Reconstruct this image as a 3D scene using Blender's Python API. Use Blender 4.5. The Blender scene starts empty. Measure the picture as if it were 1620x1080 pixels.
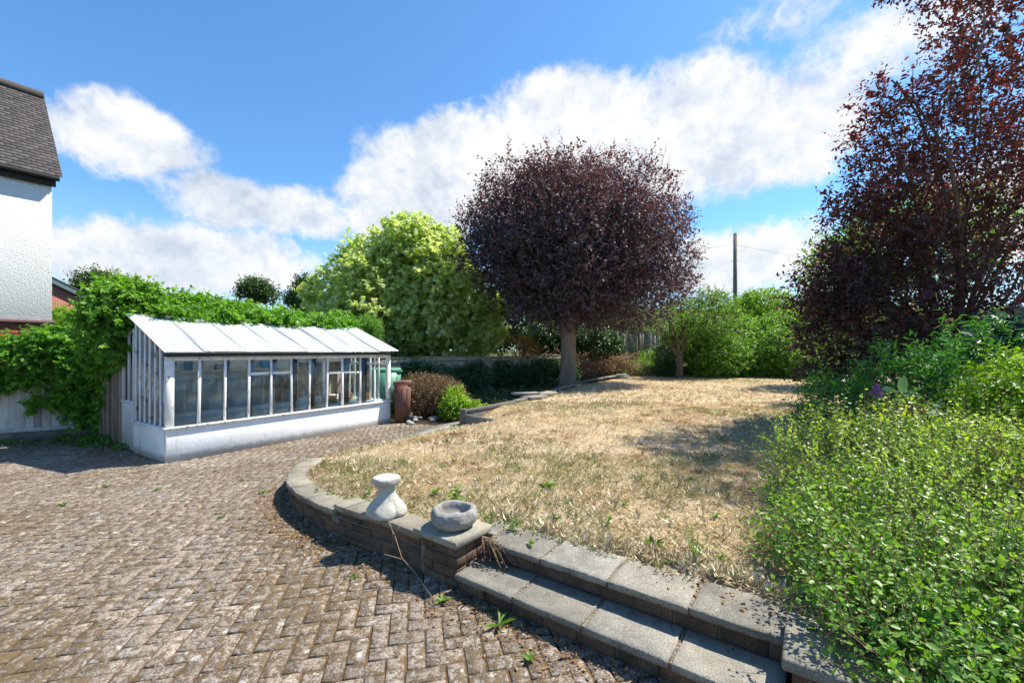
import bpy, math, numpy as np
from mathutils import Vector
S = bpy.context.scene; COL = S.collection
rng = np.random.default_rng(7)
R = math.radians
# ---------------------------------------------------------------- camera
F = 672.0; CH = 1.6
cd = bpy.data.cameras.new('camera'); cam = bpy.data.objects.new('camera', cd); COL.objects.link(cam)
cam.location = (0, 0, CH); cam.rotation_euler = (R(90), 0, 0)
cd.sensor_width = 36; cd.lens = F/1620*36; cd.shift_y = 15/1620; cd.clip_end = 6000; cd.clip_start = 0.05
S.camera = cam
S.view_settings.view_transform = 'Standard'; S.view_settings.look = 'None'
S.view_settings.exposure = 0.92; S.view_settings.gamma = 1; S.view_settings.use_curve_mapping = False
SUN_EL = 57.0; SUN_H = (0.925, 0.38)      # direction towards the sun, horizontal
SUN_AZ = math.atan2(SUN_H[0], SUN_H[1])
# ---------------------------------------------------------------- node helpers
def nd(nt, t, ins=None, **pr):
    n = nt.nodes.new(t)
    for k, v in pr.items(): setattr(n, k, v)
    for k, v in (ins or {}).items():
        if isinstance(v, bpy.types.NodeSocket): nt.links.new(v, n.inputs[k])
        else: n.inputs[k].default_value = v
    return n
def mth(nt, op, a, b=None, c=None, clamp=False):
    ins = {0: a}
    if b is not None: ins[1] = b
    if c is not None: ins[2] = c
    return nd(nt, 'ShaderNodeMath', ins, operation=op, use_clamp=clamp).outputs[0]
def noise(nt, vec, scale, detail=4, rough=.55, dist=0.0):
    return nd(nt, 'ShaderNodeTexNoise', {'Vector': vec, 'Scale': scale, 'Detail': detail, 'Roughness': rough, 'Distortion': dist}).outputs['Fac']
def ramp(nt, fac, stops, interp='LINEAR'):
    n = nd(nt, 'ShaderNodeValToRGB', {'Fac': fac}); cr = n.color_ramp; cr.interpolation = interp
    while len(cr.elements) < len(stops): cr.elements.new(.5)
    for e, (p, c) in zip(cr.elements, stops):
        e.position = p; e.color = (*(c if hasattr(c, '__len__') else (c, c, c)), 1)
    return n.outputs['Color']
def mixc(nt, fac, a, b, mode='MIX'):
    n = nd(nt, 'ShaderNodeMix', data_type='RGBA', blend_type=mode)
    for s, v in ((n.inputs[0], fac), (n.inputs[6], a), (n.inputs[7], b)):
        if isinstance(v, bpy.types.NodeSocket): nt.links.new(v, s)
        elif s == n.inputs[0]: s.default_value = v
        else: s.default_value = (*v, 1)
    return n.outputs[2]
def bump(nt, h, dist, strength=1.0, nrm=None):
    ins = {'Height': h, 'Distance': dist, 'Strength': strength}
    if nrm is not None: ins['Normal'] = nrm
    return nd(nt, 'ShaderNodeBump', ins).outputs[0]
def newmat(name):
    m = bpy.data.materials.new(name); m.use_nodes = True; nt = m.node_tree; nt.nodes.clear(); return m, nt
def finish(nt, color, rough=.8, normal=None, spec=.3, metal=0.0):
    ins = {'Base Color': color if isinstance(color, bpy.types.NodeSocket) else (*color, 1), 'Roughness': rough, 'Metallic': metal, 'Specular IOR Level': spec}
    if normal is not None: ins['Normal'] = normal
    p = nd(nt, 'ShaderNodeBsdfPrincipled', ins)
    nd(nt, 'ShaderNodeOutputMaterial', {'Surface': p.outputs[0]})
    return p
def pos(nt): return nd(nt, 'ShaderNodeNewGeometry').outputs['Position']
def obc(nt): return nd(nt, 'ShaderNodeTexCoord').outputs['Object']
def rvx(nt):
    a = nd(nt, 'ShaderNodeAttribute', attribute_name='rv'); s = nd(nt, 'ShaderNodeSeparateXYZ', {0: a.outputs['Vector']})
    return s.outputs[0], s.outputs[1], s.outputs[2]
# ---------------------------------------------------------------- world
W = bpy.data.worlds.new('World'); S.world = W; W.use_nodes = True
def build_world():
    nt = W.node_tree; nt.nodes.clear()
    d = nd(nt, 'ShaderNodeTexCoord').outputs['Generated']
    sky = nd(nt, 'ShaderNodeTexSky', sky_type='NISHITA', sun_disc=False, sun_elevation=R(SUN_EL), sun_rotation=SUN_AZ,
             air_density=1.0, dust_density=.25, ozone_density=2.2, altitude=100)
    tint = mixc(nt, 1.0, sky.outputs[0], (.55, .84, 1.02), 'MULTIPLY')
    b1 = nd(nt, 'ShaderNodeBackground', {'Color': tint, 'Strength': .122})
    s = nd(nt, 'ShaderNodeSeparateXYZ', {0: d})
    az = mth(nt, 'ARCTAN2', s.outputs[0], s.outputs[1]); el = mth(nt, 'ARCSINE', s.outputs[2])
    wv = nd(nt, 'ShaderNodeTexNoise', {'Vector': d, 'Scale': 5.0, 'Detail': 5, 'Roughness': .6}).outputs['Color']
    ws = nd(nt, 'ShaderNodeSeparateXYZ', {0: wv})
    az = mth(nt, 'ADD', az, mth(nt, 'MULTIPLY', mth(nt, 'SUBTRACT', ws.outputs[0], .5), .16))
    el = mth(nt, 'ADD', el, mth(nt, 'MULTIPLY', mth(nt, 'SUBTRACT', ws.outputs[1], .5), .13))
    # cloud masses of this sky: (u, v, half width, half height, weight) in the direction they stand
    CL = [(205, 228, 145, 48, .95), (410, 325, 150, 42, .9), (300, 405, 210, 52, 1.0), (130, 390, 140, 48, .8),
          (780, 272, 180, 70, 1.15), (930, 205, 150, 66, 1.15), (1130, 220, 190, 85, 1.0), (1240, 205, 125, 78, 1.1), (660, 330, 120, 60, .95),
          (1190, 420, 210, 55, .75), (1420, 50, 230, 62, .55), (1250, 10, 150, 34, .45), (1650, 330, 170, 100, .6), (-300, 300, 300, 90, .9), (2100, 250, 500, 130, .9)]
    f = None
    for u, v, ru, rv_, w in CL:
        a0 = math.atan((u-810)/F); e0 = math.atan((555-v)/F*math.cos(a0))
        ca = math.cos(a0)
        ra = ru/F*ca*ca; re = rv_/F*ca
        dx = mth(nt, 'DIVIDE', mth(nt, 'SUBTRACT', az, a0), ra); dy = mth(nt, 'DIVIDE', mth(nt, 'SUBTRACT', el, e0), re)
        q = mth(nt, 'ADD', mth(nt, 'MULTIPLY', dx, dx), mth(nt, 'MULTIPLY', dy, dy))
        g = mth(nt, 'MULTIPLY', mth(nt, 'SUBTRACT', 1.0, mth(nt, 'MULTIPLY', q, .62)), w)
        f = g if f is None else mth(nt, 'SMOOTH_MAX', f, g, .12)
    def bil(v):
        a = noise(nt, v, 6.0, 3, .5, .2); b = noise(nt, v, 17.0, 8, .62, .1)
        a2 = mth(nt, 'ABSOLUTE', mth(nt, 'SUBTRACT', mth(nt, 'MULTIPLY', b, 2.0), 1.0))
        return mth(nt, 'ADD', mth(nt, 'MULTIPLY', mth(nt, 'SUBTRACT', a, .5), 1.1), mth(nt, 'MULTIPLY', mth(nt, 'SUBTRACT', .22, a2), .6))
    n1 = bil(d); n2 = noise(nt, d, 2.6, 4, .5)
    d2 = nd(nt, 'ShaderNodeVectorMath', {0: d, 1: (.018, .0, .030)}, operation='ADD').outputs[0]; n1b = bil(d2)
    dens = mth(nt, 'ADD', f, mth(nt, 'ADD', n1, mth(nt, 'MULTIPLY', mth(nt, 'SUBTRACT', n2, .5), .5)))
    al = nd(nt, 'ShaderNodeMapRange', {'Value': dens, 'From Min': .12, 'From Max': .70, 'To Min': 0, 'To Max': .98}, interpolation_type='SMOOTHSTEP').outputs[0]
    hz = nd(nt, 'ShaderNodeMapRange', {'Value': s.outputs[2], 'From Min': -.02, 'From Max': .30, 'To Min': .50, 'To Max': 0}, interpolation_type='SMOOTHSTEP').outputs[0]
    al = mth(nt, 'MAXIMUM', al, hz)
    n3 = noise(nt, nd(nt, 'ShaderNodeVectorMath', {0: d, 1: (.04, .03, .05)}, operation='ADD').outputs[0], 4.5, 6, .55)
    sh = mth(nt, 'ADD', mth(nt, 'ADD', .52, mth(nt, 'MULTIPLY', mth(nt, 'SUBTRACT', n1, n1b), .55)), mth(nt, 'MULTIPLY', mth(nt, 'SUBTRACT', n3, .5), .8))
    cc = ramp(nt, sh, [(.22, (.50, .58, .72)), (.44, (.76, .81, .88)), (.60, (.98, .98, .98))])
    b2 = nd(nt, 'ShaderNodeBackground', {'Color': cc, 'Strength': .57})
    mx = nd(nt, 'ShaderNodeMixShader', {0: al, 1: b1.outputs[0], 2: b2.outputs[0]})
    nd(nt, 'ShaderNodeOutputWorld', {'Surface': mx.outputs[0]})
build_world()
sl = bpy.data.lights.new('sun', 'SUN'); sun = bpy.data.objects.new('sun', sl); COL.objects.link(sun)
sl.energy = 4.7; sl.angle = R(.5); sl.color = (1, .94, .84)
ce = math.cos(R(SUN_EL)); sun.rotation_euler = Vector((SUN_H[0]*ce, SUN_H[1]*ce, math.sin(R(SUN_EL)))).to_track_quat('Z', 'Y').to_euler()
S.render.engine = 'CYCLES'; S.cycles.max_bounces = 8; S.cycles.transparent_max_bounces = 24
S.cycles.transmission_bounces = 6; S.cycles.diffuse_bounces = 4; S.cycles.caustics_reflective = False; S.cycles.caustics_refractive = False
S.cycles.use_denoising = True
# ---------------------------------------------------------------- geometry helpers
def px(u, v, z):                          # the place at height z seen at pixel u,v of the photo
    Y = (CH-z)*F/(v-555.0); return np.array([(u-810)/F*Y, Y, z])
def pY(u, v, Y): return np.array([(u-810)/F*Y, Y, CH+(555-v)/F*Y])
def meshobj(name, V, Fc, mat=None, parent=None, smooth=False, rv=None):
    V = np.asarray(V, dtype=np.float32).reshape(-1, 3); me = bpy.data.meshes.new(name)
    if isinstance(Fc, np.ndarray):
        lp = Fc.ravel(); tot = np.full(len(Fc), Fc.shape[1], dtype=np.int32)
    else:
        tot = np.array([len(f) for f in Fc], dtype=np.int32); lp = np.fromiter((i for f in Fc for i in f), dtype=np.int32)
    st = np.zeros(len(tot), dtype=np.int32); st[1:] = np.cumsum(tot)[:-1]
    me.vertices.add(len(V)); me.vertices.foreach_set('co', V.ravel())
    me.loops.add(len(lp)); me.loops.foreach_set('vertex_index', lp.astype(np.int32))
    me.polygons.add(len(tot)); me.polygons.foreach_set('loop_start', st); me.polygons.foreach_set('loop_total', tot)
    if smooth: me.polygons.foreach_set('use_smooth', np.ones(len(tot), dtype=bool))
    me.update(calc_edges=True)
    if rv is not None:
        a = me.attributes.new('rv', 'FLOAT_VECTOR', 'POINT'); a.data.foreach_set('vector', np.asarray(rv, dtype=np.float32).ravel())
    if mat: me.materials.append(mat)
    o = bpy.data.objects.new(name, me); COL.objects.link(o)
    if parent: o.parent = parent
    return o
def vnoise(P, seed=0):
    P = np.asarray(P, dtype=np.float64); I = np.floor(P).astype(np.int64); f = P-I; f = f*f*(3-2*f); out = np.zeros(len(P))
    for dx in (0, 1):
        for dy in (0, 1):
            for dz in (0, 1):
                h = ((I[:, 0]+dx)*73856093) ^ ((I[:, 1]+dy)*19349663) ^ ((I[:, 2]+dz)*83492791) ^ (seed*2654435761)
                h = (h ^ (h >> 13))*1274126177; h = (h ^ (h >> 16)) & 0xffff
                w = (f[:, 0] if dx else 1-f[:, 0])*(f[:, 1] if dy else 1-f[:, 1])*(f[:, 2] if dz else 1-f[:, 2])
                out += w*h/65535.0
    return out
def fbm(P, seed=0, o=3):
    s = 0; a = .5; t = 0
    for k in range(o): s = s+a*vnoise(np.asarray(P)*2**k, seed+k); t += a; a *= .5
    return s/t
def nrm(v):
    v = np.asarray(v, dtype=np.float64); return v/np.maximum(np.linalg.norm(v, axis=-1, keepdims=True), 1e-9)
_c = []
def _chbox():                            # chamfered box template (24 verts)
    idx = {}; V = []
    for sx in (-1, 1):
        for sy in (-1, 1):
            for sz in (-1, 1):
                for a in range(3): idx[(sx, sy, sz, a)] = len(V); V.append((sx, sy, sz, a))
    Fs = []
    def q(ks, n):
        Fs.append((ks, n))
    for a in range(3):
        for s in (-1, 1):
            o = [i for i in range(3) if i != a]; ks = []
            for p, r in ((-1, -1), (1, -1), (1, 1), (-1, 1)):
                t = [0, 0, 0]; t[a] = s; t[o[0]] = p; t[o[1]] = r; ks.append(idx[(*t, a)])
            n = [0, 0, 0]; n[a] = s; q(ks, n)
    for a in range(3):
        o = [i for i in range(3) if i != a]
        for p in (-1, 1):
            for r in (-1, 1):
                def K(e, k):
                    t = [0, 0, 0]; t[a] = e; t[o[0]] = p; t[o[1]] = r; return idx[(*t, k)]
                n = [0, 0, 0]; n[o[0]] = p; n[o[1]] = r
                q([K(-1, o[0]), K(1, o[0]), K(1, o[1]), K(-1, o[1])], n)
    for sx in (-1, 1):
        for sy in (-1, 1):
            for sz in (-1, 1): q([idx[(sx, sy, sz, a)] for a in range(3)], [sx, sy, sz])
    co = np.array([[v[i]*(1 if v[3] == i else .8) for i in range(3)] for v in V], float)
    out = []
    for ks, n in Fs:
        c = co[ks]; m = np.cross(c[1]-c[0], c[2]-c[1])
        out.append(ks if np.dot(m, n) > 0 else ks[::-1])
    return np.array(V), out
CHV, CHF = _chbox()
class MB:
    def __init__(s): s.V = []; s.F = []; s.A = []; s.n = 0
    def add(s, V, Fs, r=None):
        V = np.asarray(V, float).reshape(-1, 3); s.V.append(V)
        s.F += [[i+s.n for i in f] for f in Fs]
        if r is None: r = rng.random()
        s.A.append(np.tile(r if hasattr(r, '__len__') else (r, rng.random(), 0), (len(V), 1))); s.n += len(V)
    def box(s, c, h, ch=.004, ax=None, r=None, jit=0):
        c = np.asarray(c, float); h = np.asarray(h, float)/2; ch = min(ch, min(h)*.6)
        sg = CHV[:, :3].astype(float); full = np.array([[1 if v[3] == i else 0 for i in range(3)] for v in CHV])
        L = sg*(h-ch*(1-full))
        if jit: L = L+rng.normal(0, jit, L.shape)
        if ax is not None: L = L@np.asarray(ax, float)
        s.add(L+c, CHF, r)
    def bb(s, a, b, ch=.004, r=None, jit=0):
        a = np.array(a, float); b = np.array(b, float); s.box((a+b)/2, np.abs(b-a), ch, None, r, jit)
    def beam(s, p, q, w, t, up=(0, 0, 1), ch=.004, r=None, jit=0):
        p = np.asarray(p, float); q = np.asarray(q, float); d = q-p; L = np.linalg.norm(d); x = d/L
        y = np.cross(up, x); y = y/np.linalg.norm(y); z = np.cross(x, y)
        s.box((p+q)/2, (L, w, t), ch, [x, y, z], r, jit)
    def tube(s, P, rad, n=6, r=None, cap=True):
        P = np.asarray(P, float); rad = np.broadcast_to(np.asarray(rad, float), (len(P),))
        T = np.gradient(P, axis=0); T = nrm(T); ref = np.array([0, 0, 1.]) if abs(T[0][2]) < .9 else np.array([1., 0, 0])
        X = nrm(np.cross(T, ref)); Y = np.cross(T, X); a = np.arange(n)*2*math.pi/n
        V = P[:, None]+rad[:, None, None]*(np.cos(a)[None, :, None]*X[:, None]+np.sin(a)[None, :, None]*Y[:, None])
        Fs = [[i*n+j, i*n+(j+1) % n, (i+1)*n+(j+1) % n, (i+1)*n+j] for i in range(len(P)-1) for j in range(n)]
        if cap: Fs += [list(range(n))[::-1], [(len(P)-1)*n+j for j in range(n)]]
        s.add(V.reshape(-1, 3), Fs, r)
    def lathe(s, prof, c=(0, 0, 0), n=40, mod=None, r=None):
        a = np.arange(n)*2*math.pi/n; V = []
        for k, (rr, z) in enumerate(prof):
            m = mod(a, z) if mod else 1.0
            V.append(np.stack([rr*m*np.cos(a)+c[0], rr*m*np.sin(a)+c[1], np.full(n, z+c[2])], 1))
        Fs = [[i*n+j, i*n+(j+1) % n, (i+1)*n+(j+1) % n, (i+1)*n+j] for i in range(len(prof)-1) for j in range(n)]
        Fs += [list(range(n))[::-1], [(len(prof)-1)*n+j for j in range(n)]]
        s.add(np.concatenate(V), Fs, r)
    def prism(s, poly, z0, z1, r=None):
        poly = np.asarray(poly, float); n = len(poly)
        V = np.concatenate([np.c_[poly, np.full(n, z0)], np.c_[poly, np.full(n, z1)]])
        s.add(V, [list(range(n))[::-1], list(range(n, 2*n))]+[[i, (i+1) % n, n+(i+1) % n, n+i] for i in range(n)], r)
    def obj(s, name, mat, parent=None, smooth=False):
        return meshobj(name, np.concatenate(s.V), s.F, mat, parent, smooth, np.concatenate(s.A))
def tag(o, label=None, cat=None, group=None, kind=None):
    for k, v in (('label', label), ('category', cat), ('group', group), ('kind', kind)):
        if v: o[k] = v
    return o
def root(name, label, cat, loc=(0, 0, 0), rz=0, group=None, kind=None):
    o = bpy.data.objects.new(name, None); COL.objects.link(o); o.location = loc; o.rotation_euler = (0, 0, rz)
    return tag(o, label, cat, group, kind)
def inpoly(P, poly):
    x, y = P[:, 0], P[:, 1]; c = np.zeros(len(P), bool); n = len(poly)
    for i in range(n):
        x0, y0 = poly[i][:2]; x1, y1 = poly[i-1][:2]
        m = ((y0 > y) != (y1 > y)) & (x < (x1-x0)*(y-y0)/((y1-y0) or 1e-9)+x0); c ^= m
    return c
def dline(P, pl):                        # distance to a polyline
    d = np.full(len(P), 1e9)
    for a, b in zip(pl[:-1], pl[1:]):
        a = np.array(a[:2]); b = np.array(b[:2]); t = np.clip(((P[:, :2]-a)@(b-a))/((b-a)@(b-a)), 0, 1)
        d = np.minimum(d, np.linalg.norm(P[:, :2]-(a+t[:, None]*(b-a)), axis=1))
    return d
# ---------------------------------------------------------------- materials
def m_paver():
    m, nt = newmat('paver'); p = pos(nt); r, r2, _ = rvx(nt)
    base = ramp(nt, r, [(0, (.225, .19, .155)), (.35, (.26, .22, .18)), (.7, (.29, .245, .20)), (1, (.325, .265, .21))])
    g = noise(nt, p, 160, 3, .7); c = mixc(nt, 1, base, ramp(nt, g, [(.34, .42), (.5, 1.0), (.68, 1.7)]), 'MULTIPLY')
    gm = noise(nt, p, 62, 4, .75); c = mixc(nt, 1, c, ramp(nt, gm, [(.36, .58), (.5, 1.0), (.64, 1.4)]), 'MULTIPLY')
    n = noise(nt, p, 9, 5, .65); c = mixc(nt, mth(nt, 'MULTIPLY', ramp(nt, n, [(.44, 0), (.64, 1)]), .5), c, (.11, .084, .06))
    sx = nd(nt, 'ShaderNodeSeparateXYZ', {0: p}); lft = nd(nt, 'ShaderNodeMapRange', {'Value': mth(nt, 'ADD', sx.outputs[1], mth(nt, 'MULTIPLY', sx.outputs[0], .35)), 'From Min': 1.0, 'From Max': 3.6, 'To Min': .5, 'To Max': .2}).outputs[0]
    ns = noise(nt, p, 1.6, 6, .7); c = mixc(nt, mth(nt, 'MULTIPLY', ramp(nt, ns, [(.42, 0), (.60, 1)]), lft), c, (.105, .075, .045))
    mo = mth(nt, 'ADD', noise(nt, p, 22, 5, .7), mth(nt, 'MULTIPLY', noise(nt, p, .9, 2), .35))
    mk = ramp(nt, mo, [(.67, 0), (.74, 1)]); c = mixc(nt, mth(nt, 'MULTIPLY', mk, .8), c, (.12, .078, .032))
    li = mth(nt, 'ADD', noise(nt, p, 13, 4, .6), mth(nt, 'MULTIPLY', r2, .16)); lk = ramp(nt, li, [(.72, 0), (.76, 1)])
    c = mixc(nt, mth(nt, 'MULTIPLY', lk, .7), c, (.46, .44, .40))
    h = mth(nt, 'ADD', mth(nt, 'MULTIPLY', g, .5), mth(nt, 'ADD', mth(nt, 'MULTIPLY', noise(nt, p, 45, 4, .6), 1.2), mk))
    finish(nt, c, .92, bump(nt, h, .004, .9), .2); return m
def m_joint():
    m, nt = newmat('moss_joint'); p = pos(nt)
    c = ramp(nt, noise(nt, p, 14, 5, .7), [(.3, (.065, .044, .026)), (.5, (.12, .078, .042)), (.62, (.19, .11, .04)), (.75, (.14, .11, .05))])
    finish(nt, c, 1, bump(nt, noise(nt, p, 90, 4, .7), .012, 1), .1); return m
def m_concrete(name, a, b, warm=(.30, .26, .19), sp=1.0, lichen=.5):
    m, nt = newmat(name); p = pos(nt); r, r2, _ = rvx(nt)
    g = noise(nt, p, 170, 2, .7); big = noise(nt, p, 5, 5, .65)
    c = mixc(nt, ramp(nt, big, [(.35, 0), (.65, 1)]), a, b)
    c = mixc(nt, 1, mixc(nt, mth(nt, 'MULTIPLY', r, .35), c, warm), ramp(nt, r2, [(0, .78), (1, 1.18)]), 'MULTIPLY')
    c = mixc(nt, 1, c, ramp(nt, g, [(.33, 1-.62*sp), (.5, 1.0), (.66, 1+.8*sp)]), 'MULTIPLY')
    lk = ramp(nt, noise(nt, p, 17, 5, .65), [(.64, 0), (.70, 1)])
    c = mixc(nt, mth(nt, 'MULTIPLY', lk, lichen), c, (.52, .53, .50))
    h = mth(nt, 'ADD', mth(nt, 'MULTIPLY', g, .6), noise(nt, p, 40, 5, .7))
    finish(nt, c, .93, bump(nt, h, .006, .9), .2); return m
def m_brick(name, cols, stain=(.05, .042, .03), st=.7):
    m, nt = newmat(name); p = pos(nt); r, r2, _ = rvx(nt)
    c = ramp(nt, r, [(i/(len(cols)-1), k) for i, k in enumerate(cols)])
    g = noise(nt, p, 120, 3, .7); c = mixc(nt, 1, c, ramp(nt, g, [(.33, .5), (.5, 1.0), (.67, 1.5)]), 'MULTIPLY')
    c = mixc(nt, mth(nt, 'MULTIPLY', ramp(nt, noise(nt, p, 6, 5, .65), [(.38, 0), (.62, 1)]), st), c, stain)
    finish(nt, c, .9, bump(nt, mth(nt, 'ADD', g, noise(nt, p, 30, 4)), .005, .9), .2); return m
def m_paint(name='flaking_white_paint', thr=.60, col=(.80, .80, .79), under=(.22, .19, .16), wood=True, rough=.6):
    m, nt = newmat(name); p = obc(nt)
    n = noise(nt, nd(nt, 'ShaderNodeMapping', {'Vector': p, 'Scale': (1, 1, .45)}).outputs[0], 16, 8, .72)
    k = ramp(nt, n, [(thr-.012, 0), (thr, 1)])
    base = mixc(nt, ramp(nt, noise(nt, p, 2.5, 5, .6), [(.35, 0), (.75, 1)]), col, tuple(x*.82 for x in col))
    un = mixc(nt, noise(nt, p, 60, 3), under, tuple(x*1.9 for x in under))
    c = mixc(nt, k, base, un)
    finish(nt, c, rough, bump(nt, mth(nt, 'ADD', mth(nt, 'MULTIPLY', k, -1.0), mth(nt, 'MULTIPLY', noise(nt, p, 50, 4), .35)), .004, .8), .3); return m
def m_wood(name, a, b, sc=(30, 30, 2), vert=True):
    m, nt = newmat(name); p = obc(nt); r, r2, _ = rvx(nt)
    v = nd(nt, 'ShaderNodeMapping', {'Vector': p, 'Scale': sc}).outputs[0]
    g = noise(nt, v, 1.0, 6, .65, .4); c = mixc(nt, ramp(nt, g, [(.3, 0), (.7, 1)]), a, b)
    c = mixc(nt, 1, c, ramp(nt, r, [(0, .65), (1, 1.3)]), 'MULTIPLY')
    c = mixc(nt, mth(nt, 'MULTIPLY', ramp(nt, noise(nt, p, 3, 4), [(.45, 0), (.7, 1)]), .35), c, tuple(x*.45 for x in a))
    finish(nt, c, .85, bump(nt, g, .004, .8), .2); return m
def m_plain(name, col, rough=.6, var=.25, sc=20, bd=.002, spec=.3, metal=0):
    m, nt = newmat(name); p = obc(nt); n = noise(nt, p, sc, 5, .6)
    c = mixc(nt, 1, col, ramp(nt, n, [(.25, 1-var), (.75, 1+var)]), 'MULTIPLY')
    finish(nt, c, rough, bump(nt, noise(nt, p, sc*4, 4), bd, .7), spec, metal); return m
def m_leaf(name, cols, tone, trans=.35, rough=.45, tcol=None, spec=.35):
    m, nt = newmat(name); r, t, w = rvx(nt)
    c = ramp(nt, r, [(i/(len(cols)-1), k) for i, k in enumerate(cols)]); c = mixc(nt, t, c, tone)
    p = nd(nt, 'ShaderNodeBsdfPrincipled', {'Base Color': c, 'Roughness': rough, 'Specular IOR Level': spec})
    tc = mixc(nt, 1, c, tcol or (1.9, 2.1, .7), 'MULTIPLY')
    tr = nd(nt, 'ShaderNodeBsdfTranslucent', {'Color': tc})
    mx = nd(nt, 'ShaderNodeMixShader', {0: trans, 1: p.outputs[0], 2: tr.outputs[0]})
    nd(nt, 'ShaderNodeOutputMaterial', {'Surface': mx.outputs[0]}); return m
def m_bark(name, a, b, sc=(14, 14, 3)):
    m, nt = newmat(name); p = pos(nt); g = noise(nt, nd(nt, 'ShaderNodeMapping', {'Vector': p, 'Scale': sc}).outputs[0], 1, 7, .7, .6)
    c = mixc(nt, ramp(nt, g, [(.3, 0), (.7, 1)]), a, b)
    finish(nt, c, .95, bump(nt, g, .03, .9), .15); return m
def m_glass():
    m, nt = newmat('window_glass'); fr = nd(nt, 'ShaderNodeFresnel', {'IOR': 1.45}).outputs[0]
    p = obc(nt); du = mth(nt, 'MULTIPLY', ramp(nt, noise(nt, p, 3, 6, .7), [(.4, 0), (.75, 1)]), .10)
    tr = nd(nt, 'ShaderNodeBsdfTransparent', {'Color': (.90, .95, .95, 1)}); gl = nd(nt, 'ShaderNodeBsdfGlossy', {'Roughness': .03, 'Color': (1, 1, 1, 1)})
    df = nd(nt, 'ShaderNodeBsdfDiffuse', {'Color': (.5, .52, .5, 1)})
    a = nd(nt, 'ShaderNodeMixShader', {0: du, 1: tr.outputs[0], 2: df.outputs[0]})
    b = nd(nt, 'ShaderNodeMixShader', {0: fr, 1: a.outputs[0], 2: gl.outputs[0]})
    nd(nt, 'ShaderNodeOutputMaterial', {'Surface': b.outputs[0]}); return m
def m_lawn():
    m, nt = newmat('dry_lawn'); p = pos(nt)
    c = ramp(nt, noise(nt, p, 38, 6, .75), [(.30, (.30, .22, .14)), (.45, (.53, .42, .29)), (.6, (.68, .56, .40)), (.75, (.76, .66, .49))])
    c = mixc(nt, mth(nt, 'MULTIPLY', ramp(nt, noise(nt, p, 1.7, 5, .7), [(.42, 0), (.65, 1)]), .45), c, (.22, .13, .06))
    finish(nt, c, 1, bump(nt, noise(nt, p, 60, 5, .8), .02, 1), .1); return m
def m_soil():
    m, nt = newmat('soil'); p = pos(nt)
    c = ramp(nt, noise(nt, p, 12, 6, .75), [(.3, (.035, .026, .016)), (.55, (.085, .062, .038)), (.72, (.14, .11, .06))])
    finish(nt, c, 1, bump(nt, noise(nt, p, 25, 5, .8), .03, 1), .1); return m
def m_field():
    m, nt = newmat('rough_grass_ground'); p = pos(nt)
    c = ramp(nt, noise(nt, p, 2.5, 6, .7), [(.3, (.05, .06, .02)), (.6, (.11, .13, .04)), (.75, (.2, .18, .08))])
    finish(nt, c, 1, bump(nt, noise(nt, p, 12, 5, .8), .05, 1), .1); return m
def m_ghwall():
    m, nt = newmat('dirty_white_wall'); p = obc(nt); z = nd(nt, 'ShaderNodeSeparateXYZ', {0: p}).outputs[2]
    n = noise(nt, p, 9, 6, .7); n2 = noise(nt, nd(nt, 'ShaderNodeMapping', {'Vector': p, 'Scale': (9, 9, .7)}).outputs[0], 1.5, 6, .7)
    k = ramp(nt, noise(nt, p, 14, 8, .75), [(.625, 0), (.64, 1)])
    c = mixc(nt, ramp(nt, noise(nt, p, 2, 6, .65), [(.4, 0), (.75, .8)]), (.85, .84, .82), (.70, .69, .66))
    c = mixc(nt, mth(nt, 'MULTIPLY', ramp(nt, n2, [(.56, 0), (.68, 1)]), .35), c, (.50, .47, .40))
    c = mixc(nt, mth(nt, 'MULTIPLY', k, .7), c, (.34, .31, .27))
    lo = mth(nt, 'SUBTRACT', mth(nt, 'MULTIPLY', n, .16), z); c = mixc(nt, mth(nt, 'MULTIPLY', ramp(nt, mth(nt, 'ADD', lo, .5), [(.46, 0), (.52, 1)]), .6), c, (.26, .24, .18))
    finish(nt, c, .7, bump(nt, mth(nt, 'ADD', mth(nt, 'MULTIPLY', k, -1.0), noise(nt, p, 30, 4)), .004, .8), .25); return m
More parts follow.
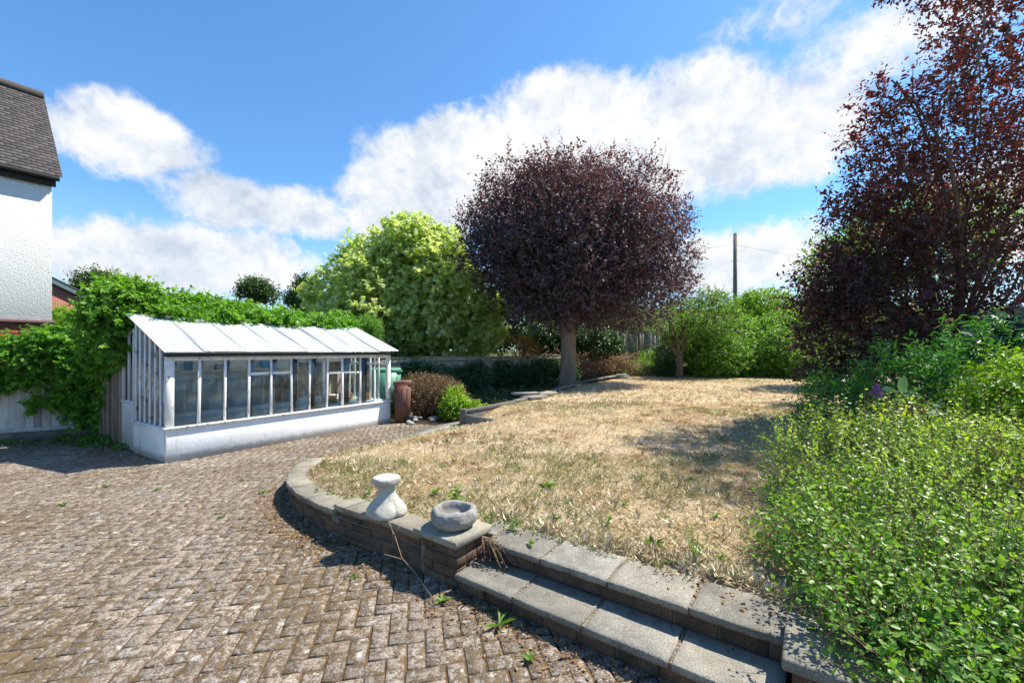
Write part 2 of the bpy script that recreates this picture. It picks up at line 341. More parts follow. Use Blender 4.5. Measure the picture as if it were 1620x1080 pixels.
M = dict(ghwall=m_ghwall(), paver=m_paver(), joint=m_joint(), lawn=m_lawn(), soil=m_soil(), field=m_field(), glass=m_glass(),
    slab=m_concrete('step_concrete', (.135, .13, .115), (.27, .255, .215), sp=.7),
    coping=m_concrete('coping_concrete', (.17, .155, .125), (.28, .26, .20), sp=.6),
    pathc=m_concrete('path_concrete', (.24, .225, .20), (.32, .30, .26), sp=.6),
    oldstone=m_concrete('weathered_stone', (.11, .105, .098), (.38, .37, .34), (.35, .34, .3), .45, .95),
    palestone=m_concrete('pale_stone', (.31, .30, .26), (.46, .44, .38), (.42, .40, .34), .25, .3),
    brick=m_brick('wall_brick', [(.11, .07, .045), (.17, .115, .075), (.21, .115, .07), (.15, .11, .085)]),
    hbrick=m_brick('red_brick', [(.30, .075, .04), (.36, .09, .045), (.26, .07, .05)], st=.15), sandj=m_plain('sandy_joint', (.26, .20, .13), .95, .6, 60, .006), mortar=m_plain('mortar', (.20, .18, .14), .95, .3),
    paint=m_paint(), paintw=m_paint('white_wall_paint', .70, (.82, .82, .81), (.40, .38, .35)), paintend=m_paint('grey_white_board_paint', .66, (.62, .63, .64), (.2, .18, .16)),
    oldwood=m_wood('old_board_wood', (.14, .11, .085), (.30, .26, .21)), fwood=m_wood('fence_wood', (.36, .35, .34), (.56, .55, .52)), fwood2=m_wood('brown_fence_wood', (.30, .25, .19), (.46, .39, .30)),
    sleeper=m_wood('timber_edging', (.12, .11, .095), (.27, .25, .22), (6, 6, 6)),
    slate=m_plain('slate_blue_board', (.12, .20, .25), .5, .18, 6), slate2=m_plain('pale_blue_board', (.27, .40, .46), .5, .15, 6), greywall=m_plain('grey_render', (.58, .57, .53), .9, .15, 5),
    black=m_plain('black_plastic', (.02, .02, .022), .5), brown=m_plain('brown_plastic', (.14, .062, .045), .7, .12, 8, .001, .4), green=m_plain('green_plastic', (.09, .28, .19), .45, .12, 8, .001, .4),
    blue=m_plain('blue_plastic', (.05, .25, .45), .4), yellow=m_plain('yellow_plastic', (.5, .33, .03), .4), crate=m_wood('crate_wood', (.42, .27, .14), (.58, .41, .24)),
    pole=m_bark('pole_wood', (.13, .11, .09), (.24, .21, .18), (6, 6, 1)), twig=m_plain('dry_twig', (.24, .17, .11), .9, .35, 30), metal=m_plain('grey_metal', (.35, .36, .38), .4, .1, 20, .001, .5, .8))
def m_roofsheet():
    m, nt = newmat('white_corrugated_sheet'); p = obc(nt)
    c = mixc(nt, ramp(nt, noise(nt, nd(nt, 'ShaderNodeMapping', {'Vector': p, 'Scale': (6, 1, 1)}).outputs[0], 1.6, 6, .65), [(.40, 0), (.72, 1)]), (.86, .87, .88), (.58, .585, .55))
    p = nd(nt, 'ShaderNodeBsdfPrincipled', {'Base Color': c, 'Roughness': .5}); t = nd(nt, 'ShaderNodeBsdfTranslucent', {'Color': (.8, .86, .88, 1)})
    nd(nt, 'ShaderNodeOutputMaterial', {'Surface': nd(nt, 'ShaderNodeMixShader', {0: .5, 1: p.outputs[0], 2: t.outputs[0]}).outputs[0]}); return m
def m_pebble():
    m, nt = newmat('white_pebbledash'); p = obc(nt)
    v = nd(nt, 'ShaderNodeTexVoronoi', {'Vector': p, 'Scale': 75.0}); h = mth(nt, 'SUBTRACT', 1.0, v.outputs['Distance'])
    c = mixc(nt, mth(nt, 'MULTIPLY', noise(nt, p, 3, 4), .35), (.82, .82, .80), (.66, .66, .64))
    finish(nt, c, .9, bump(nt, mth(nt, 'ADD', h, noise(nt, p, 20, 3)), .012, 1), .2); return m
def m_tile():
    m, nt = newmat('clay_roof_tile'); p = obc(nt); r, r2, _ = rvx(nt)
    c = ramp(nt, r, [(0, (.062, .056, .056)), (.5, (.085, .075, .073)), (1, (.105, .09, .085))])
    c = mixc(nt, mth(nt, 'MULTIPLY', ramp(nt, noise(nt, p, 7, 5, .7), [(.58, 0), (.70, 1)]), .4), c, (.18, .15, .10))
    finish(nt, c, .85, bump(nt, noise(nt, p, 60, 4), .004, .8), .2); return m
M['sheet'] = m_roofsheet(); M['pebble'] = m_pebble(); M['tile'] = m_tile()
# ---------------------------------------------------------------- ground, paving, lawn
C0 = np.array([-.402, 2.875]); D1 = np.array([.8149, -.5795]); D2 = np.array([.5797, .8149])
def st(s, t, z=None):
    q = C0+D1*s+D2*t; return q if z is None else np.array([q[0], q[1], z])
WALLC = [st(-.33, .01), (-.72, 3.12), (-.93, 3.28), (-1.34, 3.53), (-1.72, 3.81), (-2.086, 4.16), (-2.372, 4.52), (-2.554, 4.90), (-2.66, 5.3), (-2.70, 5.7)]
WALLC = [np.array(p[:2], float) for p in WALLC]
KERB = [np.array(p) for p in [(-2.70, 5.7), (-2.66, 6.15), (-2.45, 6.75), (-2.0, 7.6), (-1.5, 8.4), (-1.02, 9.05)]]
BEDW = [np.array(p) for p in [(-1.05, 9.13), (.48, 11.5), (1.75, 14.6), (3.2, 17.6), (5.19, 20.6)]]
LAWN = [(p[0], p[1]) for p in WALLC[1:]]+[tuple(p) for p in KERB]+[tuple(p) for p in BEDW]+[(6, 23.2), (22, 23.5), (22, 1.2), tuple(st(3.8, .2)), tuple(st(1.95, .25)), tuple(st(1.95, .5)), tuple(st(.05, .5)), tuple(st(-.1, .15))]
LAWN = [tuple(map(float, p)) for p in LAWN]
def lawn_z(P):
    d = dline(P, KERB); z = .262+.02*(fbm(np.c_[P[:, :2]*.7, P[:, 0]*0], 3)-.5)+.025*(fbm(np.c_[P[:, :2]*4, P[:, 0]*0], 9)-.5)
    k = np.clip(d/1.5, 0, 1); k = k*k*(3-2*k); z = z*k+(.10-.09*np.clip((P[:, 1]-5.9)/1.6, 0, 1))*(1-k)
    dw = dline(P, WALLC[3:]); sw = np.clip((P[:, 1]-3.5)/2.2, 0, 1); z = np.minimum(z, .235-.07*sw+.22*np.maximum(dw-.18, 0)-.03*(dw < .2))
    dw = dline(P, WALLC[:4]); z = np.minimum(z, .272+.2*np.maximum(dw-.18, 0)); q = P[:, :2]-C0; s_ = q@D1; t_ = q@D2
    return np.where((s_ > -.2) & (s_ < 3.9), np.minimum(z, .238+.12*np.maximum(t_-.56, 0)+.03*(t_ > .6)), z)
def build_ground():
    g = MB(); g.add([(-3000, -3000, -.06), (3000, -3000, -.06), (3000, 3000, -.06), (-3000, 3000, -.06)], [[0, 1, 2, 3]])
    tag(g.obj('ground', M['field']), kind='structure')
    b = MB(); b.prism([(-1.1, 9.0), (.4, 11.5), (1.7, 14.6), (3.1, 17.6), (5.1, 20.6), (6, 24), (-6, 24), (-9, 9.5), (-3, 9.4)], -.05, -.02)
    tag(b.obj('soil_bed', M['soil']), kind='structure')
    # lawn terrace
    st_ = .06; xs = np.arange(-2.9, 20, st_); ys = np.arange(-.8, 23.6, st_)
    ys = ys[ys < 24]; X, Y = np.meshgrid(xs, ys, indexing='ij'); P = np.c_[X.ravel(), Y.ravel()]
    z = lawn_z(P); nx, ny = X.shape; idx = np.arange(nx*ny).reshape(nx, ny)
    q = np.stack([idx[:-1, :-1], idx[1:, :-1], idx[1:, 1:], idx[:-1, 1:]], -1).reshape(-1, 4)
    c = P[q].mean(1); inner = inpoly(c, LAWN); q = q[inner]
    used = np.unique(q); mp = np.full(nx*ny, -1); mp[used] = np.arange(len(used))
    tag(meshobj('lawn', np.c_[P, z][used], mp[q], M['lawn'], smooth=True), kind='structure')
    # joints sheet and pavers
    j = MB(); j.prism([(-14, -1.6), (4.7, -1.6), (4.7, -.3), (3.2, 1.0), (1.5, 2.0), (-.2, 3.2), (-1.2, 3.8), (-2.3, 4.8), (-2.4, 6), (-2.2, 7), (-1.3, 9), (-2.6, 9.7), (-7, 8.4), (-14, 6)], -.03, -.005)
    tag(j.obj('moss_joints', M['joint']), kind='structure')
    e1 = nrm(np.array([-150., 672.])); e0 = np.array([e1[1], -e1[0]]); w = .1
    I, J = np.meshgrid(np.arange(-150, 60), np.arange(-30, 120), indexing='ij'); I = I.ravel(); J = J.ravel(); k = (I-J) % 4
    H = k == 0; Vt = k == 3
    cx = np.r_[(I[H]+1)*w, (I[Vt]+.5)*w]; cy = np.r_[(J[H]+.5)*w, (J[Vt]+1)*w]; hx = np.r_[np.full(H.sum(), .1), np.full(Vt.sum(), .05)]; hy = .15-hx
    c = cx[:, None]*e0+cy[:, None]*e1+np.array([0, .2])
    area = [(-13.5, -1.5), (4.6, -1.5), (4.6, -.5), (3.0, .8), (1.3, 2.0), (-.2, 3.05), (-1.2, 3.62), (-2.3, 4.6), (-2.55, 5.4), (-2.6, 6.1), (-2.35, 6.8), (-1.5, 8.3), (-1.35, 8.9), (-2.7, 9.5), (-4.86, 6.1), (-7.3, 7.7), (-7.6, 8.05), (-13.5, 5.15)]
    m = inpoly(c, area); c = c[m]; hx = hx[m]; hy = hy[m]; n = len(c)
    c = c+rng.normal(0, .0018, c.shape); g = .0042+rng.random(n)*.002; ch = .005
    zc = .006*(fbm(np.c_[c*1.2, c[:, 0]*0], 5)-.5)*2+rng.normal(0, .0009, n)+.0035; tx = rng.normal(0, .010, n); ty = rng.normal(0, .010, n)
    cr = np.array([(-1, -1), (1, -1), (1, 1), (-1, 1)]); V = []
    rot = rng.normal(0, .012, n); ax = e0[None]*np.cos(rot)[:, None]+e1[None]*np.sin(rot)[:, None]; ay = np.c_[-ax[:, 1], ax[:, 0]]
    for lev, ins, dz in ((0, 0, -.03), (1, 0, -ch), (2, ch, 0)):
        for a, b in cr:
            lx = a*(hx-g-ins); ly = b*(hy-g-ins); jr = rng.normal(0, .0012, (n, 2)) if lev else 0
            V.append(np.c_[c+lx[:, None]*ax+ly[:, None]*ay+jr, zc+dz+tx*lx+ty*ly])
    V = np.stack(V, 1).reshape(-1, 3)
    f = [(8, 9, 10, 11)]+[(l*4+i, l*4+(i+1) % 4, (l+1)*4+(i+1) % 4, (l+1)*4+i) for l in (0, 1) for i in range(4)]
    Fq = (np.arange(n)[:, None, None]*12+np.array(f)[None]).reshape(-1, 4)
    rv = np.repeat(np.c_[rng.random(n), rng.random(n), np.zeros(n)], 12, 0)
    tag(meshobj('block_paving', V, Fq, M['paver'], rv=rv), kind='structure')
    p = MB(); pts = [(-2.78, 5.7), (-2.78, 6.2), (-2.56, 6.85), (-2.1, 7.7), (-1.9, 8.3), (-1.75, 8.9), (-1.2, 9.6), (-.95, 9.3), (-1.0, 9.05), (-1.5, 8.38), (-2.0, 7.58), (-2.43, 6.72), (-2.62, 6.15), (-2.64, 5.7)]
    p.prism(pts[::-1], -.02, .014); tag(p.obj('concrete_path', M['pathc']), kind='structure')
build_ground()
# ---------------------------------------------------------------- brickwork helper
def arc(pl):
    pl = np.array([p[:2] for p in pl], float); d = np.r_[0, np.cumsum(np.linalg.norm(np.diff(pl, axis=0), axis=1))]
    def at(s):
        q = np.array([np.interp(s, d, pl[:, 0]), np.interp(s, d, pl[:, 1])]); e = .08
        a = np.array([np.interp(min(s+e, d[-1]), d, pl[:, i]) for i in (0, 1)]); b = np.array([np.interp(max(s-e, 0), d, pl[:, i]) for i in (0, 1)])
        return q, nrm(a-b)
    return d[-1], at
def bricks(mb, pl, ztop, n, depth=.1, side=1, L=.225, h=.065, gap=.01, s0=0, s1=None):
    tot, at = arc(pl); s1 = s1 or tot
    for k in range(n):
        s = s0-(L/2 if k % 2 else 0)
        while s < s1-.01:
            a = max(s, s0); b = min(s+L-gap, s1)
            if b-a > .03:
                q, t = at((a+b)/2); nn = np.array([-t[1], t[0]])*side; z = (ztop((a+b)/2) if callable(ztop) else ztop)-k*(h+gap)-h/2
                c = np.array([*(q+nn*(depth/2+rng.normal(0, .0015))), z])
                mb.box(c, (b-a, depth, h), .004, [[t[0], t[1], 0], [nn[0], nn[1], 0], [0, 0, 1]], jit=.0012)
            s += L
def build_wall():
    o = root('garden_wall', 'low curved brick retaining wall with weathered concrete coping, ending in a square pier beside the steps', 'wall', (0, 0, 0))
    tot, at = arc(WALLC); sb = 1.02; ztop = lambda s: .295 if s < sb else .245-.07*(s-sb)/(tot-sb)
    b = MB(); bricks(b, WALLC, lambda s: ztop(s)-.05, 4, .1, -1); b.obj('brickwork', M['brick'], o)
    m = MB(); ss = np.linspace(0, tot, 50)
    for k in range(len(ss)-1):
        (p, t), (q, t2) = at(ss[k]), at(ss[k+1]); n1 = np.array([t[1], -t[0]]); n2 = np.array([t2[1], -t2[0]])
        z = ztop((ss[k]+ss[k+1])/2)-.055
        m.prism([p+n1*.008, q+n2*.008, q+n2*.17, p+n1*.17][::-1], -.05, z)
    m.obj('mortar', M['mortar'], o)
    s = -.02
    while s < tot-.05:
        e = min(s+.42+rng.random()*.1, tot)
        if s < sb < e: e = sb
        V = []; n = 8
        z = ztop((s+e)/2 if s < sb else (s+e)/2); hh = .05
        for k in range(n+1):
            q, t = at(np.clip(s+.004+(e-s-.008)*k/n, 0, tot)); nn = np.array([t[1], -t[0]])
            if s < 0 and k == 0: q = q-t*.02
            wob = rng.normal(0, .0025, 6); zz = ztop(s+(e-s)*k/n) if s >= sb else .295
            for (a, dz), w in zip(((-.028, -hh), (-.03, -.007), (-.022, 0), (.185, 0), (.195, -.008), (.195, -hh)), wob): V.append([*(q+nn*(a+w)), zz+dz+w*.5])
        Fs = [[k*6+i, k*6+(i+1) % 6, (k+1)*6+(i+1) % 6, (k+1)*6+i] for k in range(n) for i in range(6)]+[[0, 1, 2, 3, 4, 5][::-1], [n*6+i for i in range(6)]]
        c = MB(); c.add(V, [f[::-1] for f in Fs]); c.obj('coping_slab', M['coping'], o); s = e
    # pier
    g = MB()
    for k in range(4):
        z = .28-.0325-k*.075+(-.002)
        for (a, c_, L_, w_) in [((-.1125+.04, .05), 0, .22, .1), ((-.245, .05), 0, .1, .1)] if k % 2 == 0 else [((-.01, .05), 0, .1, .1), ((-.17, .05), 0, .215, .1)]:
            q = st(a[0], a[1]); g.box((*q, z), (L_, w_, .065), .004, [[*D1, 0], [*D2, 0], [0, 0, 1]], jit=.001)
        ys = [(.105, .1), (.225, .125)] if k % 2 else [(.16, .1), (.27, .1)]
        for a, L_ in (((.16, .105), (.265, .09)) if k % 2 == 0 else ((.155, .1), (.262, .095))):
            q = st(-.005, a); g.box((*q, z), (.09, L_, .065), .004, [[*D1, 0], [*D2, 0], [0, 0, 1]], jit=.001)
    g.obj('pier_brickwork', M['brick'], o)
    c = MB(); q = st(-.15, .16); c.box((*q, .125), (.35, .29, .31), .003, [[*D1, 0], [*D2, 0], [0, 0, 1]]); c.obj('pier_core', M['mortar'], o)
    c = MB(); q = st(-.147, .155); c.box((*q, .307), (.43, .385, .05), .008, [[*D1, 0], [*D2, 0], [0, 0, 1]], jit=.002); c.obj('pier_cap', M['coping'], o)
build_wall()
def build_steps():
    o = root('garden_steps', 'two broad concrete slab steps on brick risers leading up to the dry lawn', 'steps', (*C0, 0), math.atan2(D1[1], D1[0]))
    def slab(x0, x1, y0, y1, z, t=.038):
        m = MB(); nx, ny = 10, 8; xs = np.linspace(x0+.005, x1-.005, nx); ys = np.linspace(y0, y1, ny)
        V = []; Fs = []
        for L_, (dz, ins) in enumerate(((0, .007), (-.007, 0), (-t, .001))):
            for i in range(nx):
                for j_ in range(ny):
                    x, y = xs[i], ys[j_]; ex = (i in (0, nx-1)); ey = j_ in (0, ny-1)
                    w = abs(rng.normal(0, .0035)) if (ex or ey) else 0
                    if ex: x += (ins+w)*(1 if i == 0 else -1)
                    if ey: y += (ins+w)*(1 if j_ == 0 else -1)
                    V.append((x, y, z+dz+(rng.normal(0, .0006) if L_ == 0 else 0)))
        A = lambda l, i, j_: l*nx*ny+i*ny+j_
        for i in range(nx-1):
            for j_ in range(ny-1): Fs += [[A(0, i, j_), A(0, i+1, j_), A(0, i+1, j_+1), A(0, i, j_+1)], [A(2, i, j_), A(2, i, j_+1), A(2, i+1, j_+1), A(2, i+1, j_)]]
        for l in (0, 1):
            for i in range(nx-1): Fs += [[A(l+1, i, 0), A(l+1, i+1, 0), A(l, i+1, 0), A(l, i, 0)], [A(l, i, ny-1), A(l, i+1, ny-1), A(l+1, i+1, ny-1), A(l+1, i, ny-1)]]
            for j_ in range(ny-1): Fs += [[A(l, 0, j_), A(l, 0, j_+1), A(l+1, 0, j_+1), A(l+1, 0, j_)], [A(l+1, nx-1, j_), A(l+1, nx-1, j_+1), A(l, nx-1, j_+1), A(l, nx-1, j_)]]
        m.add(V, Fs); return m.obj('step_slab', M['slab'], o)
    for a, b in ((.05, .52), (.52, .98), (.98, 1.437), (1.437, 1.9)): slab(a, b, -.045, .29, .13+rng.normal(0, .001))
    for a, b in ((.045, .092), (.092, .549), (.549, 1.006), (1.006, 1.461), (1.461, 1.905)): slab(a, b, .225, .57, .262+rng.normal(0, .001)) if b-a > .1 else None
    slab(-.06, .092, .34, .57, .262)
    for y, z0, z1, nm in ((.0, -.02, .09, 'lower_riser'), (.265, .132, .222, 'upper_riser')):
        m = MB(); x = .05
        while x < 1.9:
            L_ = .212; e = min(x+L_, 1.905); m.bb((x, y, z0), (e, y+.1, z1), .004, jit=.0015); x = e+.01
        m.obj(nm, M['brick'], o)
    for xs_, ya, yb, zt in (((.52, .98, 1.437), -.03, .262, .124), ((.092, .549, 1.006, 1.461), .24, .555, .256)):
        for xj in xs_:
            m = MB()
            for y in np.arange(ya, yb, .02): m.bb((xj-.008+rng.normal(0, .002), y, zt-.03), (xj+.008+rng.normal(0, .002), y+.019, zt+rng.normal(-.001, .002)), .003, jit=.001)
            m.obj('joint_filler', M['sandj'], o)
    m = MB(); m.bb((.052, .012, -.04), (1.9, .3, .08)); m.bb((.052, .277, .05), (1.9, .55, .21)); m.obj('core', M['mortar'], o)
    # pier and wall end under the shrub
    w = root('low_wall', 'low brick wall end with thick concrete coping under the green shrub, right of the steps', 'wall', (*C0, 0), math.atan2(D1[1], D1[0]))
    c = MB(); c.bb((1.885, -.035, .283), (2.42, .36, .335), .009, jit=.002); c.obj('coping_slab', M['coping'], w)
    c = MB(); c.bb((2.43, -.035, .283), (3.0, .30, .335), .009, jit=.002); c.obj('coping_slab', M['coping'], w)
    c = MB(); c.bb((3.01, -.035, .283), (3.6, .30, .335), .009, jit=.002); c.obj('coping_slab', M['coping'], w)
    m = MB()
    for k in range(4):
        x = 1.92-(.11 if k % 2 else 0)
        while x < 3.5:
            a = max(x, 1.92); m.bb((a, 0, .216-k*.075), (x+.215, .1, .281-k*.075), .004, jit=.001); x += .225
        m.bb((1.92, .11, .216-k*.075), (2.02, .32, .281-k*.075), .004, jit=.001)
    m.obj('brickwork', M['brick'], w); c = MB(); c.bb((1.93, .012, -.05), (3.5, .31, .282)); c.obj('mortar', M['mortar'], w)
build_steps()
# ---------------------------------------------------------------- stone ornaments
def fine(prof):
    P = np.array(prof, float); d = np.r_[0, np.cumsum(np.linalg.norm(np.diff(P, axis=0), axis=1))]; t = np.linspace(0, d[-1], 70)
    return list(zip(np.interp(t, d, P[:, 0]), np.interp(t, d, P[:, 1])))
def rough(o, amp, fr):
    n = len(o.data.vertices); V = np.zeros(n*3); o.data.vertices.foreach_get('co', V); V = V.reshape(-1, 3); N = nrm(V-np.array([0, 0, V[:, 2].mean()]))
    V = V+N*((fbm(V*fr+50, 3, 4)-.5)*2*amp)[:, None]; o.data.vertices.foreach_set('co', V.ravel()); o.data.update()
def build_stones():
    p = px(610, 808, .295); p = np.array([-1.005, 3.40, .296])
    m = MB()
    prof = [(.0, 0), (.135, 0), (.150, .012), (.152, .03), (.145, .055), (.125, .085), (.098, .115), (.078, .15), (.068, .18), (.066, .205), (.072, .222), (.09, .238), (.103, .247), (.108, .262), (.106, .283), (.098, .292), (.0, .294)]
    prof = [(r, z*1.03) for r, z in prof]
    def mod(a, z):
        k = max(0, 1-z/.17); g = 1+.13*k*(np.abs(np.cos(a*2+.5))**.5*2-1.4); t = np.exp(-((z-.275)/.03)**2)
        return g*(1+t*.05*np.cos(4*a+.8))*(1+.012*np.sin(a*7+z*60))
    m.lathe(fine(prof), n=120, mod=mod); o = m.obj('stone_pedestal', M['palestone'], smooth=True); rough(o, .0022, 35); o.location = p; o.rotation_euler = (0, 0, .3)
    tag(o, 'pale waisted stone pedestal with a lobed foot standing on the curved wall', 'pedestal')
    q = np.array([*st(-.14, .16), .332])
    prof = [(0, 0), (.10, 0), (.135, .012), (.158, .04), (.168, .07), (.166, .10), (.158, .125), (.142, .137), (.122, .133), (.112, .115), (.105, .09), (.09, .07), (.0, .062)]
    def mod2(a, z): return 1+.025*np.sin(3*a+1)+.012*np.sin(7*a+z*40)
    m = MB(); m.lathe(fine(prof), n=120, mod=mod2); o = m.obj('stone_bowl', M['oldstone'], smooth=True); rough(o, .004, 30); o.location = q
    V = o.data.vertices
    for v in V:
        a = math.atan2(v.co.y, v.co.x)
        if v.co.z > .1: v.co.z += .003*math.sin(4*a+.5)+.002*math.sin(9*a)
    tag(o, 'round weathered grey stone bowl sitting on the brick pier cap', 'bowl')
build_stones()
# ---------------------------------------------------------------- greenhouse
GP = np.array([-4.92, 6.04]); GA = math.atan2(.843, .538); GL = 4.1; GW = 1.42
gd = np.array([.538, .843]); gb = np.array([-.843, .538])
def gh(x, y, z): q = GP+gd*x+gb*y; return np.array([q[0], q[1], z])
def build_greenhouse():
    o = root('greenhouse', 'long white lean-to greenhouse with flaking painted mullions and corrugated roof', 'greenhouse', (*GP, 0), GA)
    GR = 2.19; EZ = 1.585
    m = MB(); m.bb((0, 0, -.05), (GL, .09, .47), .006); m.bb((0, .091, -.05), (.08, 1.27, .47), .006); m.bb((GL-.08, .091, -.05), (GL, 1.4, .47), .006)
    m.obj('base_wall', M['ghwall'], o)
    m = MB(); m.bb((-.035, -.04, .472), (GL+.03, .10, .505), .006, jit=.002); m.obj('front_sill', M['paint'], o)
    m = MB(); m.bb((-.035, .101, .472), (.09, 1.27, .503), .006, jit=.002); m.obj('end_sill', M['paint'], o)
    m = MB(); m.bb((GL-.09, .101, .472), (GL+.03, 1.4, .503), .006, jit=.002); m.obj('end_sill', M['paint'], o)
    def su(u):
        r = (u-810)/F; return (-4.92-r*6.04)/(r*.843-.538)
    xs = [su(u) for u in (316, 357, 395, 430, 462, 491, 519, 543, 571, 594)]
    m = MB(); m.bb((0, 0, .506), (.10, .08, 1.47), .006, jit=.003); m.obj('corner_post', M['paint'], o)
    m = MB(); m.bb((GL-.08, 0, .506), (GL, .08, 1.47), .006, jit=.003); m.obj('corner_post', M['paint'], o)
    edges = [.10]+xs+[GL-.08]
    for x in xs:
        m = MB(); j = rng.normal(0, .006); m.beam((x+j, .03, .506), (x-j, .03, 1.455), .042, .036, up=(0, 1, 0), ch=.007, jit=.003); m.obj('mullion', M['paint'], o)
    m = MB(); m.bb((.0, -.005, 1.456), (GL, .075, 1.52), .006, jit=.003); m.obj('eaves_beam', M['paint'], o)
    for a, b, z in ((3, 4, 1.22), (4, 5, 1.22), (7, 8, 1.17), (8, 9, 1.17)):
        m = MB(); m.beam((edges[a]+.03, .03, z), (edges[b]-.03, .03, z+rng.normal(0, .006)), .04, .045, ch=.006, jit=.002); m.obj('transom', M['paint'], o)
    for i, (a, b) in enumerate(zip(edges[:-1], edges[1:])):
        if i in (7, 10): continue
        m = MB(); m.bb((a+.02, .028, .50), (b-.02, .032, 1.458), .001); m.obj('window_pane', M['glass'], o)
    # end frames (both ends)
    slope = (GR-EZ)/(GW+.12)
    zr = lambda y: EZ-.035+slope*(y+.12)
    for xe, ys in ((.035, [.08, .28, .48, .68, .88, 1.08, 1.26]), (GL-.035, [.08, .36, .64, .92, 1.2, 1.4])):
        for i, y in enumerate(ys):
            if i in (0,): continue
            m = MB(); m.beam((xe, y, .504), (xe, y, zr(y)-.05), .04, .045, up=(0, 1, 0), ch=.006, jit=.002); m.obj('mullion', M['paint'], o)
            if xe < 1: 
                m = MB(); z1 = zr(ys[i-1])-.05; z2 = zr(y)-.05
                m.add([(xe, ys[i-1]+.02, .503), (xe, y-.02, .503), (xe, y-.02, z2), (xe, ys[i-1]+.02, z1), (xe+.004, ys[i-1]+.02, .503), (xe+.004, y-.02, .503), (xe+.004, y-.02, z2), (xe+.004, ys[i-1]+.02, z1)],
                      [[0, 3, 2, 1], [4, 5, 6, 7], [0, 1, 5, 4], [1, 2, 6, 5], [2, 3, 7, 6], [3, 0, 4, 7]]); m.obj('window_pane', M['glass'], o)
        m = MB(); m.beam((xe, .0, zr(0)-.025), (xe, ys[-1]+.03, zr(ys[-1]+.03)-.025), .05, .06, ch=.006, jit=.002); m.obj('rafter', M['paint'], o)
    m = MB(); m.beam((GL-.035, .1, 1.30), (GL-.035, 1.38, 1.32), .03, .04, ch=.004); m.obj('transom', M['paint'], o)
    for x in np.linspace(.6, GL-.5, 6):
        m = MB(); m.beam((x, .03, zr(.03)-.05), (x, 1.38, zr(1.38)-.05), .04, .05, ch=.004); m.obj('rafter', M['paint'], o)
    # corrugated roof, eight sheets
    cuts = [-.07, .42, .98, 1.52, 2.05, 2.6, 3.12, 3.66, GL+.09]; pitch = .042
    for k, (a, b) in enumerate(zip(cuts[:-1], cuts[1:])):
        x = np.arange(a, b+.03, pitch/6); n = len(x); lift = .006*(k % 2); V = []
        rows = 10
        for side in (0, 1):
            for r_ in range(rows+1):
                t = r_/rows; y = -.14+(GW+.14)*t; z = EZ+(GR-EZ)*t+lift+.006*np.sin(x*2*math.pi/pitch)+(.004 if side == 0 else 0)
                z = z+.006*math.sin(t*3+k)+.01*(fbm(np.c_[x*2, np.full(n, y*2), x*0], 11+k)-.5)
                V.append(np.c_[x, np.full(n, y), z])
        V = np.concatenate(V); A = lambda s_, r_, i: s_*(rows+1)*n+r_*n+i; Fs = []
        for r_ in range(rows):
            for i in range(n-1): Fs += [[A(0, r_, i), A(0, r_, i+1), A(0, r_+1, i+1), A(0, r_+1, i)], [A(1, r_, i), A(1, r_+1, i), A(1, r_+1, i+1), A(1, r_, i+1)]]
        for i in range(n-1): Fs += [[A(0, 0, i), A(1, 0, i), A(1, 0, i+1), A(0, 0, i+1)]]
        m = MB(); m.add(V, Fs); m.obj('roof_sheet', M['sheet'], o, True)
        if k:
            m = MB(); m.tube([(a+.02, -.13, EZ+.024), (a+.02, GW-.02, GR+.024)], .0055, 5); m.obj('sheet_lap', M['metal'], o)
    m = MB(); m.bb((-.03, -.075, 1.522), (GL+.05, -.012, 1.568), .004, jit=.002); m.obj('gutter_board', M['black'], o)
    # back wall, boards
    m = MB(); m.bb((.08, 1.33, 1.02), (2.62, 1.42, 2.12), .004); m.bb((2.62, 1.34, 1.35), (GL, 1.42, 2.12)); m.bb((2.625, 1.35, -.04), (GL, 1.42, .6)); m.obj('back_wall', M['greywall'], o)
    m = MB()
    for a in np.arange(.1, 2.55, .62): m.bb((a, 1.26, .4), (min(a+.605, 2.6), 1.325, 1.09), .004)
    m.obj('back_board', M['slate'], o)
    m = MB(); m.bb((.1, .75, .3), (2.75, 1.24, .56), .006); m.obj('bench_front', M['slate2'], o)
    m = MB()
    for a in np.arange(2.0, 2.62, .1): m.bb((a, 1.20, .56), (a+.05, 1.25, 1.08), .003)
    m.obj('slat_rack', M['black'], o)
    for x in (2.66, 3.3, 3.8): m = MB(); m.bb((x, 1.3, .6), (x+.065, 1.345, 1.349)); m.obj('rear_post', M['paint'], o)
    m = MB(); m.bb((2.7, .25, .48), (GL-.1, 1.3, .5)); m.obj('bench_top', M['slate2'], o)
    m = MB(); m.bb((.55, 1.12, 1.235), (2.45, 1.325, 1.26), .003); m.obj('shelf', M['crate'], o)
    # door and old boards at the back of the left end
    m = MB(); m.bb((.005, 1.29, .02), (.045, 1.82, .76), .004, jit=.003); m.bb((-.01, 1.29, .76), (.06, 1.82, .80), .004, jit=.003)
    m.bb((.005, 1.29, .80), (.045, 1.35, 1.95), .004); m.bb((.005, 1.76, .80), (.045, 1.82, 1.95), .004); m.bb((.005, 1.53, .80), (.04, 1.565, 1.95), .003); m.obj('end_door', M['paintend'], o)
    m = MB()
    y = 1.84
    while y < 2.95:
        w = .14+rng.random()*.05; m.bb((.0+rng.normal(0, .006), y, .02+rng.random()*.03), (.03, y+w-.012, 1.62+rng.random()*.06), .004, jit=.003); y += w
    m.bb((.04, 1.84, 1.2), (.08, 2.95, 1.28)); m.bb((.04, 1.84, .35), (.08, 2.95, .43)); m.obj('side_boards', M['oldwood'], o)
    m = MB(); m.bb((.1, 1.44, -.04), (GL, 2.2, 1.98)); m.obj('rear_shed', M['oldwood'], o)
